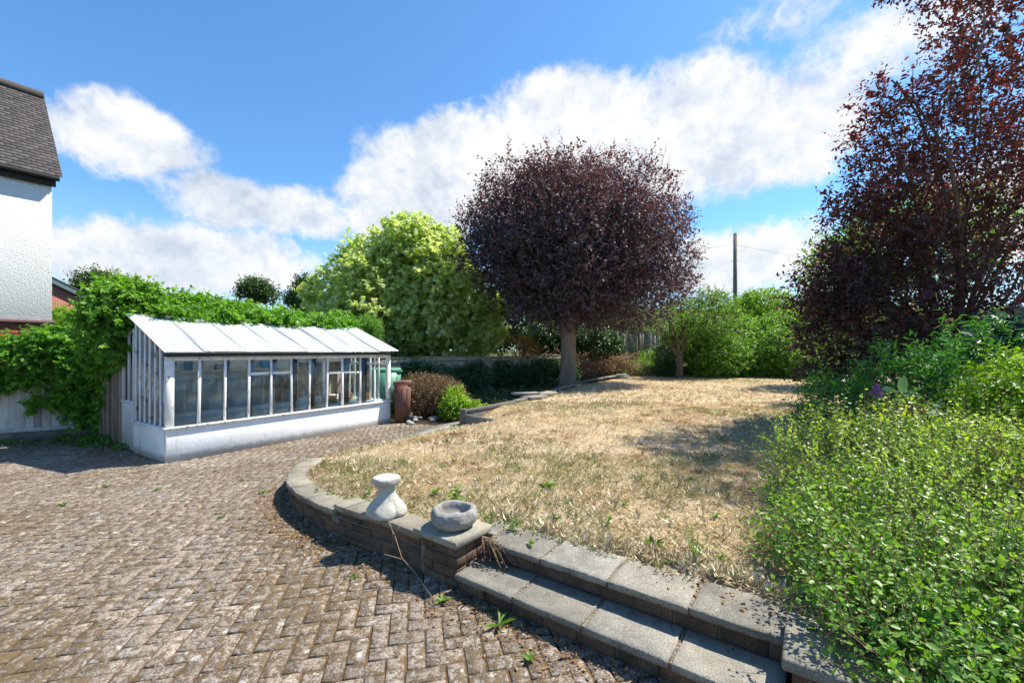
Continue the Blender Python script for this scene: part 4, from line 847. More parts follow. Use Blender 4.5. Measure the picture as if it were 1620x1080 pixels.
# copper beech
def build_trees():
    o = root('copper_beech', 'large round copper beech tree with dark purple crown and stout grey trunk beyond the lawn', 'tree', (0, 0, 0))
    Y = 17.6; b = pY(897, 612, Y); b[2] = -.05; fk = pY(898, 490, Y)
    L = [lobe(905, 400, Y, 150, 105, 4.2, 24), lobe(795, 365, Y, 62, 70, 2.6, 5), lobe(1010, 375, Y, 72, 78, 2.8, 5), lobe(905, 308, Y, 100, 42, 2.6, 5), lobe(890, 476, Y, 108, 52, 3.8, 6), lobe(985, 470, Y, 88, 54, 3.2, 5), lobe(830, 305, Y, 72, 42, 2.4, 3), lobe(985, 305, Y, 74, 44, 2.4, 3), lobe(785, 412, Y, 46, 50, 2.4, 3), lobe(1045, 420, Y, 46, 50, 2.2, 2.5), lobe(865, 285, Y, 44, 28, 1.4, 1.2), lobe(940, 276, Y, 40, 26, 1.4, 1.2), lobe(1062, 350, Y, 26, 30, 1.2, .6), lobe(1075, 440, Y, 22, 24, 1.1, .4), lobe(735, 400, Y, 18, 24, 1, .3), lobe(745, 355, Y, 26, 30, 1.2, .6)]
    ct = pY(908, 385, Y)
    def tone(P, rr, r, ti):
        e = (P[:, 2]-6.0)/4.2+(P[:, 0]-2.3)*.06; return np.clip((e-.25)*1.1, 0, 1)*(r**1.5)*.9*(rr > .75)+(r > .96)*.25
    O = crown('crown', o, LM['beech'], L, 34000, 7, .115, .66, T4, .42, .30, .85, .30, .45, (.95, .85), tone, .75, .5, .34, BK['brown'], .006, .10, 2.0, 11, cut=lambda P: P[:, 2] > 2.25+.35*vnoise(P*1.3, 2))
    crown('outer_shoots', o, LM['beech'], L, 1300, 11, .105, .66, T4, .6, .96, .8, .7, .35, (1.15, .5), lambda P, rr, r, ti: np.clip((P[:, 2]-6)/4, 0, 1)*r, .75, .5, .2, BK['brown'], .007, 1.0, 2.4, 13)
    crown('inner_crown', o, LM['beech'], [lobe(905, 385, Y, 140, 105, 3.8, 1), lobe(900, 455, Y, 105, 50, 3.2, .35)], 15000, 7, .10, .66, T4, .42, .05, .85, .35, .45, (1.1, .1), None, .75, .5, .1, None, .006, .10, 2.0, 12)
    g = np.random.default_rng(4); idx = g.choice(len(O), 70)
    limbs(o, BK['beech'], b, fk, ct+(O[idx]-ct)*.95, .345, .12, seed=5, flare=1.25, bend=.2)
    # variegated maple
    o = root('variegated_maple', 'broad variegated maple tree with pale cream-green leaves behind the greenhouse', 'tree')
    Y = 20.0
    L = [lobe(645, 395, Y, 52, 46), lobe(700, 405, Y, 42, 38), lobe(570, 405, Y, 32, 26), lobe(600, 450, Y, 88, 58), lobe(700, 465, Y, 84, 60), lobe(532, 475, Y, 46, 42), lobe(760, 515, Y, 40, 40), lobe(640, 505, Y, 128, 56), lobe(575, 525, Y, 60, 40), lobe(710, 540, Y, 66, 28), lobe(655, 370, Y, 30, 28), lobe(655, 430, Y, 80, 45)]
    L = [(*l[:6], l[6]*1.0) for l in L]
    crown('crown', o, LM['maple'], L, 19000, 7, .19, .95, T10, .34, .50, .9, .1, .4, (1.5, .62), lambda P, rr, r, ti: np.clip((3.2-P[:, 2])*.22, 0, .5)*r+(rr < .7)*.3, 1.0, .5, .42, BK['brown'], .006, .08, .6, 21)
    b = pY(650, 600, Y); b[2] = 0; fk = pY(648, 545, Y)
    limbs(o, BK['brown'], b, fk, [pY(u, v, Y+dy) for u, v, dy in ((640, 380, 0), (580, 440, -.5), (720, 450, .3), (690, 480, -1), (600, 500, -1), (760, 510, 0), (540, 490, 0), (660, 430, 1), (650, 500, -1.3))], .16, .07, seed=8, flare=1.2)
    # purple plum, right
    o = root('purple_plum_tree', 'tall purple-leaved plum tree with reddish tips filling the right edge', 'tree')
    Y = 7.8
    L = [lobe(1560, 430, Y, 190, 130, 1.9), lobe(1420, 470, Y+.3, 125, 105, 1.4, 4.5), lobe(1345, 520, Y, 76, 95, 1.0, 2.6), lobe(1320, 450, Y, 50, 50, .8, .9), lobe(1640, 330, Y+.4, 190, 130, 1.8), lobe(1490, 310, Y, 120, 95, 1.3), lobe(1370, 380, Y+.2, 58, 52, .7), lobe(1440, 200, Y, 70, 60, .8, .85), lobe(1395, 290, Y, 50, 45, .7, .6), lobe(1530, 190, Y, 85, 70, .9, .7), lobe(1640, 210, Y, 80, 80, 1.1, .9),
         lobe(1400, 590, Y-.3, 120, 44, 1.0, 1.8), lobe(1320, 600, Y+.4, 50, 28, .5, .7), lobe(1540, 560, Y, 150, 60, 1.2), lobe(1350, 330, Y, 38, 30, .4, .2), lobe(1400, 160, Y, 30, 28, .4, .16)]
    g = np.random.default_rng(2)
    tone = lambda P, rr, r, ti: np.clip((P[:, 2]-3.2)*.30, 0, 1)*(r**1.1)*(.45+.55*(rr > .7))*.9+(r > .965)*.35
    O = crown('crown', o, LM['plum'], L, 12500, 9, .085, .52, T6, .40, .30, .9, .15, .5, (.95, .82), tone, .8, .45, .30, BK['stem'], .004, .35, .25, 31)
    b = np.array([8.6, 8.2, .2]); idx = g.choice(len(O), 40)
    limbs(o, BK['brown'], b, (8.4, 8.1, 1.4), O[idx], .14, .05, seed=12)
    # upright whips and sprays above, and the high crown above the frame
    A = []; Bq = []
    LP = []; LA = []
    def whip(p, q, n, sp=.5):
        p = np.array(p); q = np.array(q); t = np.linspace(0, 1, 12)[:, None]; P = p*(1-t)+q*t+(g.normal(size=3)*.12+np.array([.22, 0, .1]))*(t*(1-t))*4; m.tube(P, .014*(1-.8*t[:, 0])+.003, 6)
        for k in range(n):
            s = .25+.75*g.random(); c = p*(1-s)+q*s; d = nrm(nrm(q-p)*.7+g.normal(size=3)*.7); ln = sp*(.4+.8*g.random())*(1.15-s*.6); A.append(c); Bq.append(c+d*ln)
            for j in range(9):
                tt = .2+.8*(j+g.random())/9; LP.append(c+d*ln*tt); LA.append(nrm(d*.6+g.normal(size=3)*.6))
    m = MB()
    for (u0, v0, u1, v1, dy, n) in ((1535, 330, 1515, -60, 0, 46), (1560, 330, 1620, -20, .2, 40), (1450, 330, 1385, 130, 0, 30), (1540, 250, 1505, 80, .1, 18), (1400, 420, 1300, 305, 0, 26), (1380, 480, 1262, 450, .1, 22), (1540, 120, 1530, -50, .2, 16), (1400, 480, 1255, 520, .3, 18), (1390, 300, 1352, 215, -.1, 18), (1590, 60, 1560, -60, .3, 20), (1400, 560, 1262, 590, 0, 14)):
        whip(pY(u0, v0, Y+dy), pY(u1, v1, Y+dy-.2), n)
    m.obj('upright_branch', BK['grey'], o, True); twigmesh('twigs', np.array(A), np.array(Bq), np.full(len(A), .005), BK['brown'], o)
    LP = np.array(LP); LA = np.array(LA); n = len(LP); L_ = .085*(.6+.6*g.random(n)); r = g.random(n)
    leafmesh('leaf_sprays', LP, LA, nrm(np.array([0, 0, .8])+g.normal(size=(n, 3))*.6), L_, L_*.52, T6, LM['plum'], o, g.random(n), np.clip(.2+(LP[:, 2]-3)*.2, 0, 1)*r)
    crown('high_crown', o, LM['plum'], [(9.3, 8.5, 10.0, 1.5, 1.4, 1.0, 2), (10.4, 8.8, 8.6, 1.5, 1.4, 1.4, 2), (11.0, 8.2, 6.7, 1.6, 1.5, 1.8, 2), (10.6, 11.2, 5.6, 1.2, 1.3, 1.2, 1.6), (9.0, 6.9, 10.4, 1.2, 1.1, .8, 1.4)], 3500, 9, .095, .6, T6, .4, .3, zmin=.3, seed=33, gap=(1.3, .5))
build_trees()
def bushobj(name, lab, cat, lobes, mat, nsp, per, L, Wf, tpl=T4, slen=.25, seed=40, stems=True, group=None, bark='brown', **kw):
    o = root(name, lab, cat, group=group); lb = np.array(lobes, float)
    O = crown('foliage', o, mat, lobes, nsp, per, L, Wf, tpl, slen, seed=seed, **kw)
    if stems:
        c = lb[:, :3].mean(0); c[2] = max(0, lb[:, 2].min()-lb[:, 5].max()); g = np.random.default_rng(seed); m = MB()
        for q in O[g.choice(len(O), 14)]:
            s = c+g.normal(size=3)*[.15, .15, 0]; t = np.linspace(0, 1, 7)[:, None]; m.tube(s*(1-t)+q*t+g.normal(size=3)*.1*t*(1-t)*4, .02*(1-.7*t[:, 0]), 5)
        m.obj('stems', BK[bark], o, True)
    return o
def build_bushes():
    tz = lambda P, rr, r, ti: (ti > .75)*r*.8
    # near shrub
    bushobj('snowberry_shrub', 'big bushy light green shrub spilling over the low wall in the bottom right corner', 'shrub',
        [(3.0, 3.35, .56, .85, 1.0, .46, 5), (2.35, 2.5, .48, .48, .6, .34, 2.2), (3.55, 2.7, .60, 1.0, 1.0, .46, 4.5), (2.2, 1.85, .50, .5, .5, .30, 2.6), (1.98, 2.45, .42, .36, .45, .24, 1.5), (1.86, 2.6, .38, .30, .36, .18, .9), (1.56, 1.78, .43, .25, .28, .12, .9), (1.50, 1.50, .42, .2, .16, .10, .45), (1.75, 2.05, .45, .3, .3, .2, .9), (2.9, 1.75, .52, .8, .6, .36, 3.2), (2.45, 3.3, .42, .42, .55, .32, 1.3), (4.0, 3.9, .66, .9, .8, .46, 2.5), (1.72, 1.72, .42, .28, .26, .15, .7), (2.0, 1.45, .40, .4, .22, .2, 1.0)],
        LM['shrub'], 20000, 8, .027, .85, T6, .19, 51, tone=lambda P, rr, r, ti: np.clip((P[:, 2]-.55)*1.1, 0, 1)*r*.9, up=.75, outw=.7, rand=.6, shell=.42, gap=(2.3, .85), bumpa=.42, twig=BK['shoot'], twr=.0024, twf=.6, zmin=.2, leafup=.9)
    # long shoots on it
    o = root('shrub_shoots', 'thin leafy shoots standing up along the top of the big light green shrub', 'shrub'); g = np.random.default_rng(5); A = []; B = []; LP = []; LA = []
    for k in range(230):
        a = g.random()*6.28; r = g.random()**.5; c = np.array([3.1+r*1.15*math.cos(a), 2.8+r*1.25*math.sin(a), .84])
        if c[0] < 1.75+.25*(c[1]-1.5)*0: continue
        d = nrm(np.array([g.normal(0, .35)-.15, g.normal(0, .3)-.1, 1])); ln = .15+.2*g.random(); A.append(c-d*.1); B.append(c+d*ln)
        for j in range(16):
            LP.append(c+d*ln*(j+.5)/16); LA.append(nrm(d*.5+g.normal(size=3)*.8))
    twigmesh('stems', np.array(A), np.array(B), np.full(len(A), .0022), BK['stem'], o); n = len(LP); L_ = .022*(.6+.7*g.random(n))
    leafmesh('leaves', np.array(LP), np.array(LA), nrm(np.array([0, 0, 1.])+g.normal(size=(n, 3))*.5), L_, L_*.8, T6, LM['shrub'], o, .5+.5*g.random(n), .5*g.random(n))
    bushobj('glossy_shrub', 'yellow-green leafy shrub at the right edge above the light green shrub', 'shrub', [(4.75, 3.75, .85, .62, .7, .62, 2), (4.6, 3.0, .8, .55, .6, .5, 1.6), (5.2, 4.1, 1.05, .6, .6, .6, 1.5)], LM['lime'], 3200, 8, .06, .55, T6, .2, 53, tone=tz, up=.4, gap=(2.5, .5), twig=BK['stem'], zmin=.2)
    bushobj('nandina_bush', 'dark green bush of narrow pointed leaves below the purple plum tree', 'bush', [(5.0, 5.3, .95, .75, .6, .75, 2), (5.9, 5.2, 1.15, .8, .6, .75, 2), (4.3, 5.6, .75, .5, .5, .5, 1), (6.2, 5.0, .8, .6, .6, .7, 1.5)], LM['bamboo'], 3400, 10, .10, .17, TN, .22, 54, up=.5, gap=(2.2, .55), zmin=.2, spread=.7)
    bushobj('broadleaf_bush', 'bluish dark-leaved bush at the right edge beneath the purple plum', 'bush', [(6.3, 5.4, 1.65, .45, .4, .3, 1), (6.9, 5.6, 1.5, .5, .5, .5, 1)], LM['blue'], 520, 7, .12, .75, T6, .25, 55, zmin=.3, gap=(2, .5))
    # trailing stem with large leaves + purple flower
    o = root('trailing_stem', 'arching stem with large pale green leaves above the light green shrub', 'plant'); m = MB(); t = np.linspace(0, 1, 10)[:, None]; a = pY(1500, 660, 4.0); b = pY(1408, 620, 3.9); P = a*(1-t)+b*t; P[:, 2] += .06*(t*(1-t))[:, 0]*4; m.tube(P, .006, 6); m.obj('stem', BK['stem'], o, True)
    k = np.array([2, 3, 4, 5, 6, 7, 8, 9]); g = np.random.default_rng(8); d = g.normal(size=(8, 3)); d[:, 0] -= .6
    leafmesh('leaves', P[k], nrm(d), nrm(np.array([0, -.5, 1.])+g.normal(size=(8, 3))*.3), np.full(8, .17), np.full(8, .10), T6, m_leaf('pale_big_leaf', [(.16, .28, .12), (.24, .36, .18)], (.2, .3, .1), .3, .5), o, g.random(8), np.zeros(8))
    for (u, v, Y), lab in (((1388, 618, 4.1), 'pale purple flower spike above the light green shrub'), ((1590, 885, 2.35), 'tiny purple flower spike low in the light green shrub')):
        o = root('flower_spike', lab, 'flower'); c = pY(u, v, Y); s = Y/4; m = MB(); m.tube([c+[0, 0, -.35*s], c+[.0, 0, .05*s]], .004*s, 5); m.obj('stem', BK['stem'], o); n = int(160*s); z = g.random(n)
        P = c+np.c_[g.normal(0, .035, n)*(1.2-z), g.normal(0, .035, n)*(1.2-z), (z-.5)*.13]*s; leafmesh('florets', P, nrm(g.normal(size=(n, 3))), nrm(g.normal(size=(n, 3))), np.full(n, .016*s), np.full(n, .014*s), T4, LM['purple'], o, g.random(n), np.zeros(n))
    # vine over the greenhouse and the fence
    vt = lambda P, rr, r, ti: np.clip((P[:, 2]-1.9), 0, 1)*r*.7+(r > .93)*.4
    def bl(x, y, z, rx, ry, rz_, w=None): q = gh(x, y, z); return (*q, rx, ry, rz_, w or (rx*ry*rz_)**.6*4)
    o = root('climbing_vine', 'dense bright green climbing vine covering the greenhouse ridge and its rear left corner', 'vine')
    lb = [bl(x, 1.85+.1*math.sin(x*3), 2.17-.02*x+.08*math.sin(x*5), .36, .42, .27) for x in np.arange(-.1, 4.3, .42)]+[bl(.1, 1.95, 2.3, .38, .38, .36), bl(.1, 2.15, 2.0, .28, .28, .34), bl(.2, 2.5, 1.55, .26, .26, .42), bl(.2, 2.85, 1.1, .26, .26, .6), bl(.3, 3.05, .55, .28, .26, .55), bl(-.04, 1.95, 1.75, .16, .22, .38), bl(-.1, 1.62, 1.75, .12, .2, .38, .12), bl(-.12, 2.45, 1.62, .18, .3, .3), bl(1.0, 2.1, 2.34, .5, .4, .26), bl(2.0, 2.0, 2.22, .5, .4, .25)]+[bl(x, 1.36+.06*math.sin(x*7), 2.19, .12+.05*math.sin(x*11), .15, .07, .10) for x in (.5, .8, 1.25, 1.4, 1.9, 2.35, 2.5, 2.9, 3.3, 3.45, 3.8)]+[bl(.0, 1.9, 2.5, .3, .3, .2), bl(.15, 1.75, 2.48, .3, .3, .22)]
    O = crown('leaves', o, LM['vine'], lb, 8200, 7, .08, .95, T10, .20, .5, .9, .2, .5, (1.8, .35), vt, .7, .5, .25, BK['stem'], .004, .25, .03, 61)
    m = MB(); g = np.random.default_rng(4)
    for k in range(16):
        q = gh(.05+g.random()*.2, 2.9+g.random()*.5, 0); e = gh(g.random()*.2-.1, 2.1+g.random()*1.1, 1.4+g.random()*.9); t = np.linspace(0, 1, 9)[:, None]; m.tube(q*(1-t)+e*t+g.normal(size=(9, 3))*.04, .018-.012*t[:, 0], 5)
    m.obj('stems', BK['brown'], o, True)
    o = root('fence_vine', 'climbing vine trailing over the top of the grey fence on the left', 'vine')
    fp = lambda s: np.array([-12.5+4.95*s, 5.65+2.47*s]); lb = []
    for s in np.arange(.35, 1.04, .045): q = fp(s); lb.append((q[0]+.05, q[1]-.12, 1.66+.1*math.sin(s*23)-.03, .32, .24, .21+.05*math.sin(s*31), 1))
    lb += [(-7.85, 7.75, 1.2, .34, .25, .40, 1.6), (-7.72, 7.75, .75, .26, .2, .5, 1.2), (-8.2, 7.62, 1.42, .35, .12, .22, .8), (-8.55, 7.45, 1.3, .3, .1, .15, .5), (-8.35, 7.5, 1.05, .1, .07, .25, .12), (-8.05, 7.7, .7, .12, .07, .2, .15), (-8.35, 7.52, .62, .22, .05, .06, .1)]
    for k in range(8): lb.append((-9.3+k*.13, 7.05+k*.065, .93+.045*k, .12, .06, .08, .13))
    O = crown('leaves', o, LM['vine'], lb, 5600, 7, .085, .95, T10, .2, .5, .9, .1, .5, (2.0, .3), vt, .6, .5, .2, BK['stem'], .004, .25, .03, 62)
    # ground growth under the vine
    bushobj('corner_weeds', 'patch of low green weeds on the shaded paving beside the greenhouse door', 'weed', [(-7.0, 7.25, .02, .55, .25, .07, 1), (-7.6, 7.5, .02, .5, .2, .08, 1), (-8.5, 7.2, .0, .5, .12, .06, .4), (-6.3, 6.9, .0, .35, .15, .05, .4)], LM['weed'], 420, 6, .05, .6, T6, .06, 63, stems=False, zmin=.0)
    # brown shrub + lime shrub near the bin
    bushobj('browning_shrub', 'rounded reddish-brown shrub behind the brown wheelie bin', 'shrub', [(-2.0, 10.9, .42, .78, .8, .50, 3), (-1.55, 10.55, .30, .5, .5, .32, 1), (-2.5, 11.4, .45, .7, .6, .5, 1.5)], LM['hebe'], 6500, 7, .045, .5, T4, .14, 64, shell=.6, gap=(3, .3), bumpa=.12, tone=lambda P, rr, r, ti: (r > .85)*.8, zmin=.0)
    bushobj('lime_shrub', 'bright lime-green shrub in front of the browning shrub', 'shrub', [(-1.32, 10.0, .22, .38, .35, .30, 1.5), (-1.05, 10.15, .15, .4, .35, .22, 1), (-1.45, 10.3, .40, .28, .3, .28, .8), (-.75, 10.3, .08, .25, .25, .14, .3)], LM['lime'], 1500, 7, .06, .6, T6, .16, 65, zmin=.0, gap=(3, .5), tone=tz)
    # shaded bed ivy & bushes along low fence
    def fl(s, off, z, r, rz_, w=1): q = np.array([-4.3+6.9*s, 13.2+8.6*s])+np.array([.78, -.63])*off; return (q[0], q[1], z, r, r*.7, rz_, w)
    bushobj('fence_ivy', 'dark ivy covering the low fence in the shade of the copper beech', 'ivy', [fl(s, .3+.2*math.sin(s*9), .50+.12*math.sin(s*17), .6, .55) for s in np.arange(.12, .98, .07) if not .44 < s < .50], LM['dark'], 5200, 7, .085, .8, T6, .25, 66, shell=.55, zmin=0, gap=(1.5, .3), stems=False)
    bushobj('bed_weeds', 'low dark green weeds covering the shaded bed', 'weed', [(0.2, 15.0, .0, 1.8, 1.5, .22, 2), (-.9, 12.9, .0, 1.3, 1.0, .16, 1), (2.0, 18.5, .05, 1.3, 1.5, .3, 1.5)], LM['dark'], 2600, 6, .08, .5, T4, .15, 67, stems=False, zmin=-.02, gap=(1.5, .6), tone=lambda P, rr, r, ti: r*.8)
    bushobj('laurel_bush', 'dark glossy evergreen bush behind the copper beech trunk', 'bush', [pYl(945, 548, 23.0, 38, 28), pYl(900, 545, 23.4, 30, 26), pYl(860, 540, 23.6, 34, 30)], LM['dark'], 3600, 7, .14, .5, T6, .35, 68, zmin=.3, gap=(1.1, .3), tone=lambda P, rr, r, ti: (r > .9)*.9)
    bushobj('dark_conifer', 'dark green upright bush right of the panel fence', 'bush', [pYl(1052, 565, 21.8, 15, 30), pYl(1060, 585, 21.6, 22, 14)], LM['dark'], 1500, 7, .09, .3, T4, .22, 69, zmin=.3, tone=lambda P, rr, r, ti: r*.5)
    bushobj('bank_weeds', 'light green weeds in front of the far panel fence', 'weed', [pYl(1010, 578, 23.6, 24, 8), pYl(1028, 570, 22.6, 16, 14), pYl(1000, 583, 22.2, 26, 7), pYl(975, 580, 23.4, 22, 5)], LM['lime'], 700, 6, .11, .4, T4, .25, 70, zmin=.3, stems=False)
    bushobj('golden_sapling', 'small orange-gold leaved sapling beside the copper beech', 'sapling', [pYl(825, 543, 19.5, 20, 12), pYl(805, 532, 19.5, 10, 8), pYl(842, 556, 19.5, 14, 7)], LM['gold'], 230, 6, .10, .4, T4, .35, 71, zmin=.3, twig=BK['stem'], twr=.008)
    # orchard tree
    o = root('orchard_tree', 'small gnarled orchard tree with a twisted bare trunk at the back of the lawn', 'tree'); Y = 20.6
    b = pY(1074, 598, Y); b[2] = .2; fk = pY(1075, 560, Y)
    O = crown('crown', o, LM['bush'], [lobe(1110, 495, Y, 58, 32), lobe(1070, 520, Y, 36, 30), lobe(1150, 520, Y, 34, 34), lobe(1125, 478, Y, 36, 16)], 2300, 7, .11, .5, T4, .4, .35, .9, .3, .6, (1.2, .6), tz, .6, .5, .25, BK['brown'], .012, .5, 1.2, 81)
    limbs(o, BK['brown'], b, fk, [pY(u, v, Y) for u, v in ((1045, 530), (1090, 530), (1055, 505), (1100, 500), (1080, 480), (1130, 500), (1040, 515), (1120, 475), (1060, 490))], .17, .12, seed=9, flare=1.1, bend=.35)
    # bushes right of it
    for (ls, lab, mt, nn, sd) in (
        ([pYl(1130, 565, 21.6, 48, 36), pYl(1100, 545, 22.2, 36, 34)], 'mid green bush just right of the orchard tree trunk', 'bush', 3000, 82),
        ([pYl(1185, 570, 22.2, 46, 34), pYl(1170, 535, 23.5, 40, 30)], 'bramble thicket at the back of the lawn, between two rounder bushes', 'bush', 3000, 83),
        ([pYl(1240, 560, 21.5, 44, 40), pYl(1270, 580, 20.5, 36, 26), pYl(1235, 525, 23, 36, 28)], 'leafy bush at the far right corner of the lawn beside the purple plum', 'bush', 3000, 84),
        ([pYl(1207, 490, 27, 42, 30), pYl(1180, 496, 27.5, 26, 20)], 'dome-shaped bright green bush right of the telegraph pole', 'lime', 2600, 85),
        ([pYl(1330, 420, 15.5, 55, 50), pYl(1390, 400, 16, 70, 70), pYl(1320, 500, 16, 60, 60), pYl(1470, 380, 16, 90, 90)], 'tall bright green tree glimpsed behind the purple plum', 'vine', 4600, 86)):
        bushobj('green_bush', lab, 'bush', ls, LM[mt], nn, 7, .14 if sd < 86 else .11, .55, T4 if sd != 86 else T6, .35, sd, tone=lambda P, rr, r, ti: (r > .8)*.7+(mt == 'lime')*.0, zmin=.3, shell=.5, gap=(1.1, .35), bumpa=.3)
def pYl(u, v, Y, ru, rv_): return lobe(u, v, Y, ru, rv_)
build_bushes()
# ---------------------------------------------------------------- far bank, hedge and trees
def build_far():
    xs = np.linspace(-5, 45, 60); ys = np.linspace(27, 60, 20); X, Y = np.meshgrid(xs, ys, indexing='ij'); t = np.clip((Y-28)/10, 0, 1)*np.clip((X-2)/8, 0, 1); Z = -.05+5.4*t*t*(3-2*t)+.3*(fbm(np.c_[X.ravel()*.3, Y.ravel()*.3, X.ravel()*0], 4).reshape(X.shape)-.5)
    n1, n2 = X.shape; i = np.arange(n1*n2).reshape(n1, n2); q = np.stack([i[:-1, :-1], i[1:, :-1], i[1:, 1:], i[:-1, 1:]], -1).reshape(-1, 4)
    tag(meshobj('embankment', np.c_[X.ravel(), Y.ravel(), Z.ravel()], q, M['field'], smooth=True), kind='structure')
    g = np.random.default_rng(9)
    bushobj('far_hedge', 'long clipped dark hedge along the top of the bank behind the garden', 'hedge', [(x, 39, 5.0+.12*math.sin(x), 1.3, .9, 1.55, 1) for x in np.arange(4, 40, 1.4)], LM['far'], 7000, 7, .15, .6, T4, .3, 91, shell=.6, bumpa=.08, gap=(.8, .2), zmin=3, stems=False)
    o = crownstuff = root('bank_undergrowth', 'tangled undergrowth covering the bank below the far hedge', 'undergrowth', kind='stuff')
    lb = [(x+g.normal(0, .5), 29+dy*2.6, -.3+[.9, 2.0, 3.6, 4.6][dy]+g.normal(0, .15), 1.5, 1.3, .9, 1) for x in np.arange(5, 34, 2.0) for dy in range(4)]
    crown('undergrowth', o, LM['bush'], lb, 9000, 7, .15, .5, T4, .35, .6, zmin=.2, seed=92, gap=(.7, .4), tone=lambda P, rr, r, ti: (r > .7)*.7*vnoise(P*.5, 8))
    def tree(name, lab, ls, mt, nn, sd, u, v, Y, L=.2, grp=None):
        o = root(name, lab, 'tree', group=grp); O = crown('crown', o, LM[mt], ls, nn, 7, L, .55, T4, L*3.2, .4, seed=sd, gap=(.8, .45), zmin=1, bumpa=.3); b = pY(u, 560, Y); b[2] = 0; k = np.random.default_rng(sd).choice(len(O), 10)
        limbs(o, BK['brown'], b, pY(u, v+8, Y), O[k], .2, .08, seed=sd)
    tree('background_tree', 'dark green tree beyond the brick house roof', [pYl(158, 455, 30, 32, 20), pYl(140, 468, 30, 22, 14), pYl(178, 465, 30, 18, 12)], 'far', 2600, 101, 158, 470, 30)
    tree('background_tree', 'small dark treetop above the middle of the vine', [pYl(405, 458, 34, 22, 12), pYl(392, 466, 34, 16, 8), pYl(425, 468, 34, 16, 8)], 'far', 1700, 102, 405, 470, 34)
    tree('background_tree', 'dark treetop showing left of the variegated maple', [pYl(487, 458, 32, 14, 16), pYl(480, 475, 32, 22, 12)], 'far', 1500, 103, 487, 475, 32)
    tree('background_tree', 'dark green tree filling the gap between the variegated maple and the copper beech', [pYl(830, 500, 27, 50, 50), pYl(780, 520, 27, 40, 40), pYl(880, 520, 26, 50, 30), pYl(960, 510, 27, 60, 24)], 'far', 5200, 104, 830, 520, 27, .18)
    tree('conifer', 'feathery green conifer standing just right of the greenhouse ridge', [pYl(582, 520, 12.6, 18, 16), pYl(575, 545, 12.6, 22, 24)], 'bush', 2400, 105, 580, 530, 12.6, .06)
    bushobj('garden_shrub', 'yellow-green shrub between the white house and the vine', 'shrub', [pYl(100, 510, 10.5, 22, 17), pYl(115, 520, 10.3, 18, 14)], LM['lime'], 900, 7, .07, .5, T6, .2, 106, zmin=.3)
    bushobj('far_bush', 'line of dark garden bushes beyond the fence on the left', 'hedge', [(x, 16+g.normal(0, .3), 1.0, 1.2, .9, 1.5, 1) for x in np.arange(-22, -5, 1.3)], LM['far'], 3800, 7, .14, .6, T4, .3, 107, zmin=.1)
    # brush pile
    o = root('brush_pile', 'heap of dead brown cut branches behind the copper beech trunk', 'brush pile'); A = []; B = []
    for k in range(700):
        c = pY(g.choice([870, 955, 985, 925])+g.normal(0, 22), 0, 21.9); c[2] = .55+abs(g.normal(0, .38)); d = nrm(g.normal(size=3)*[1, .7, .45]); ln = .3+g.random()*.8; A.append(c-d*ln/2); B.append(c+d*ln/2)
    A = np.array(A); B = np.array(B); A[:, 2] = np.maximum(A[:, 2], .1); B[:, 2] = np.maximum(B[:, 2], .1)
    twigmesh('branches', A, B, .006+.012*g.random(len(A)), m_bark('dead_branch', (.32, .20, .13), (.55, .40, .29)), o)
    n = 2600; P = A[g.integers(0, len(A), n)]+g.normal(size=(n, 3))*.12; leafmesh('dead_leaves', P, nrm(g.normal(size=(n, 3))), nrm(g.normal(size=(n, 3))), np.full(n, .10), np.full(n, .045), T4, m_leaf('pale_dead_leaf', [(.30, .20, .12), (.45, .32, .20), (.58, .44, .30)], (.5, .3, .15), .3, .8, (1.2, 1.1, .8), .1), o, g.random(n), .5*g.random(n))
build_far()
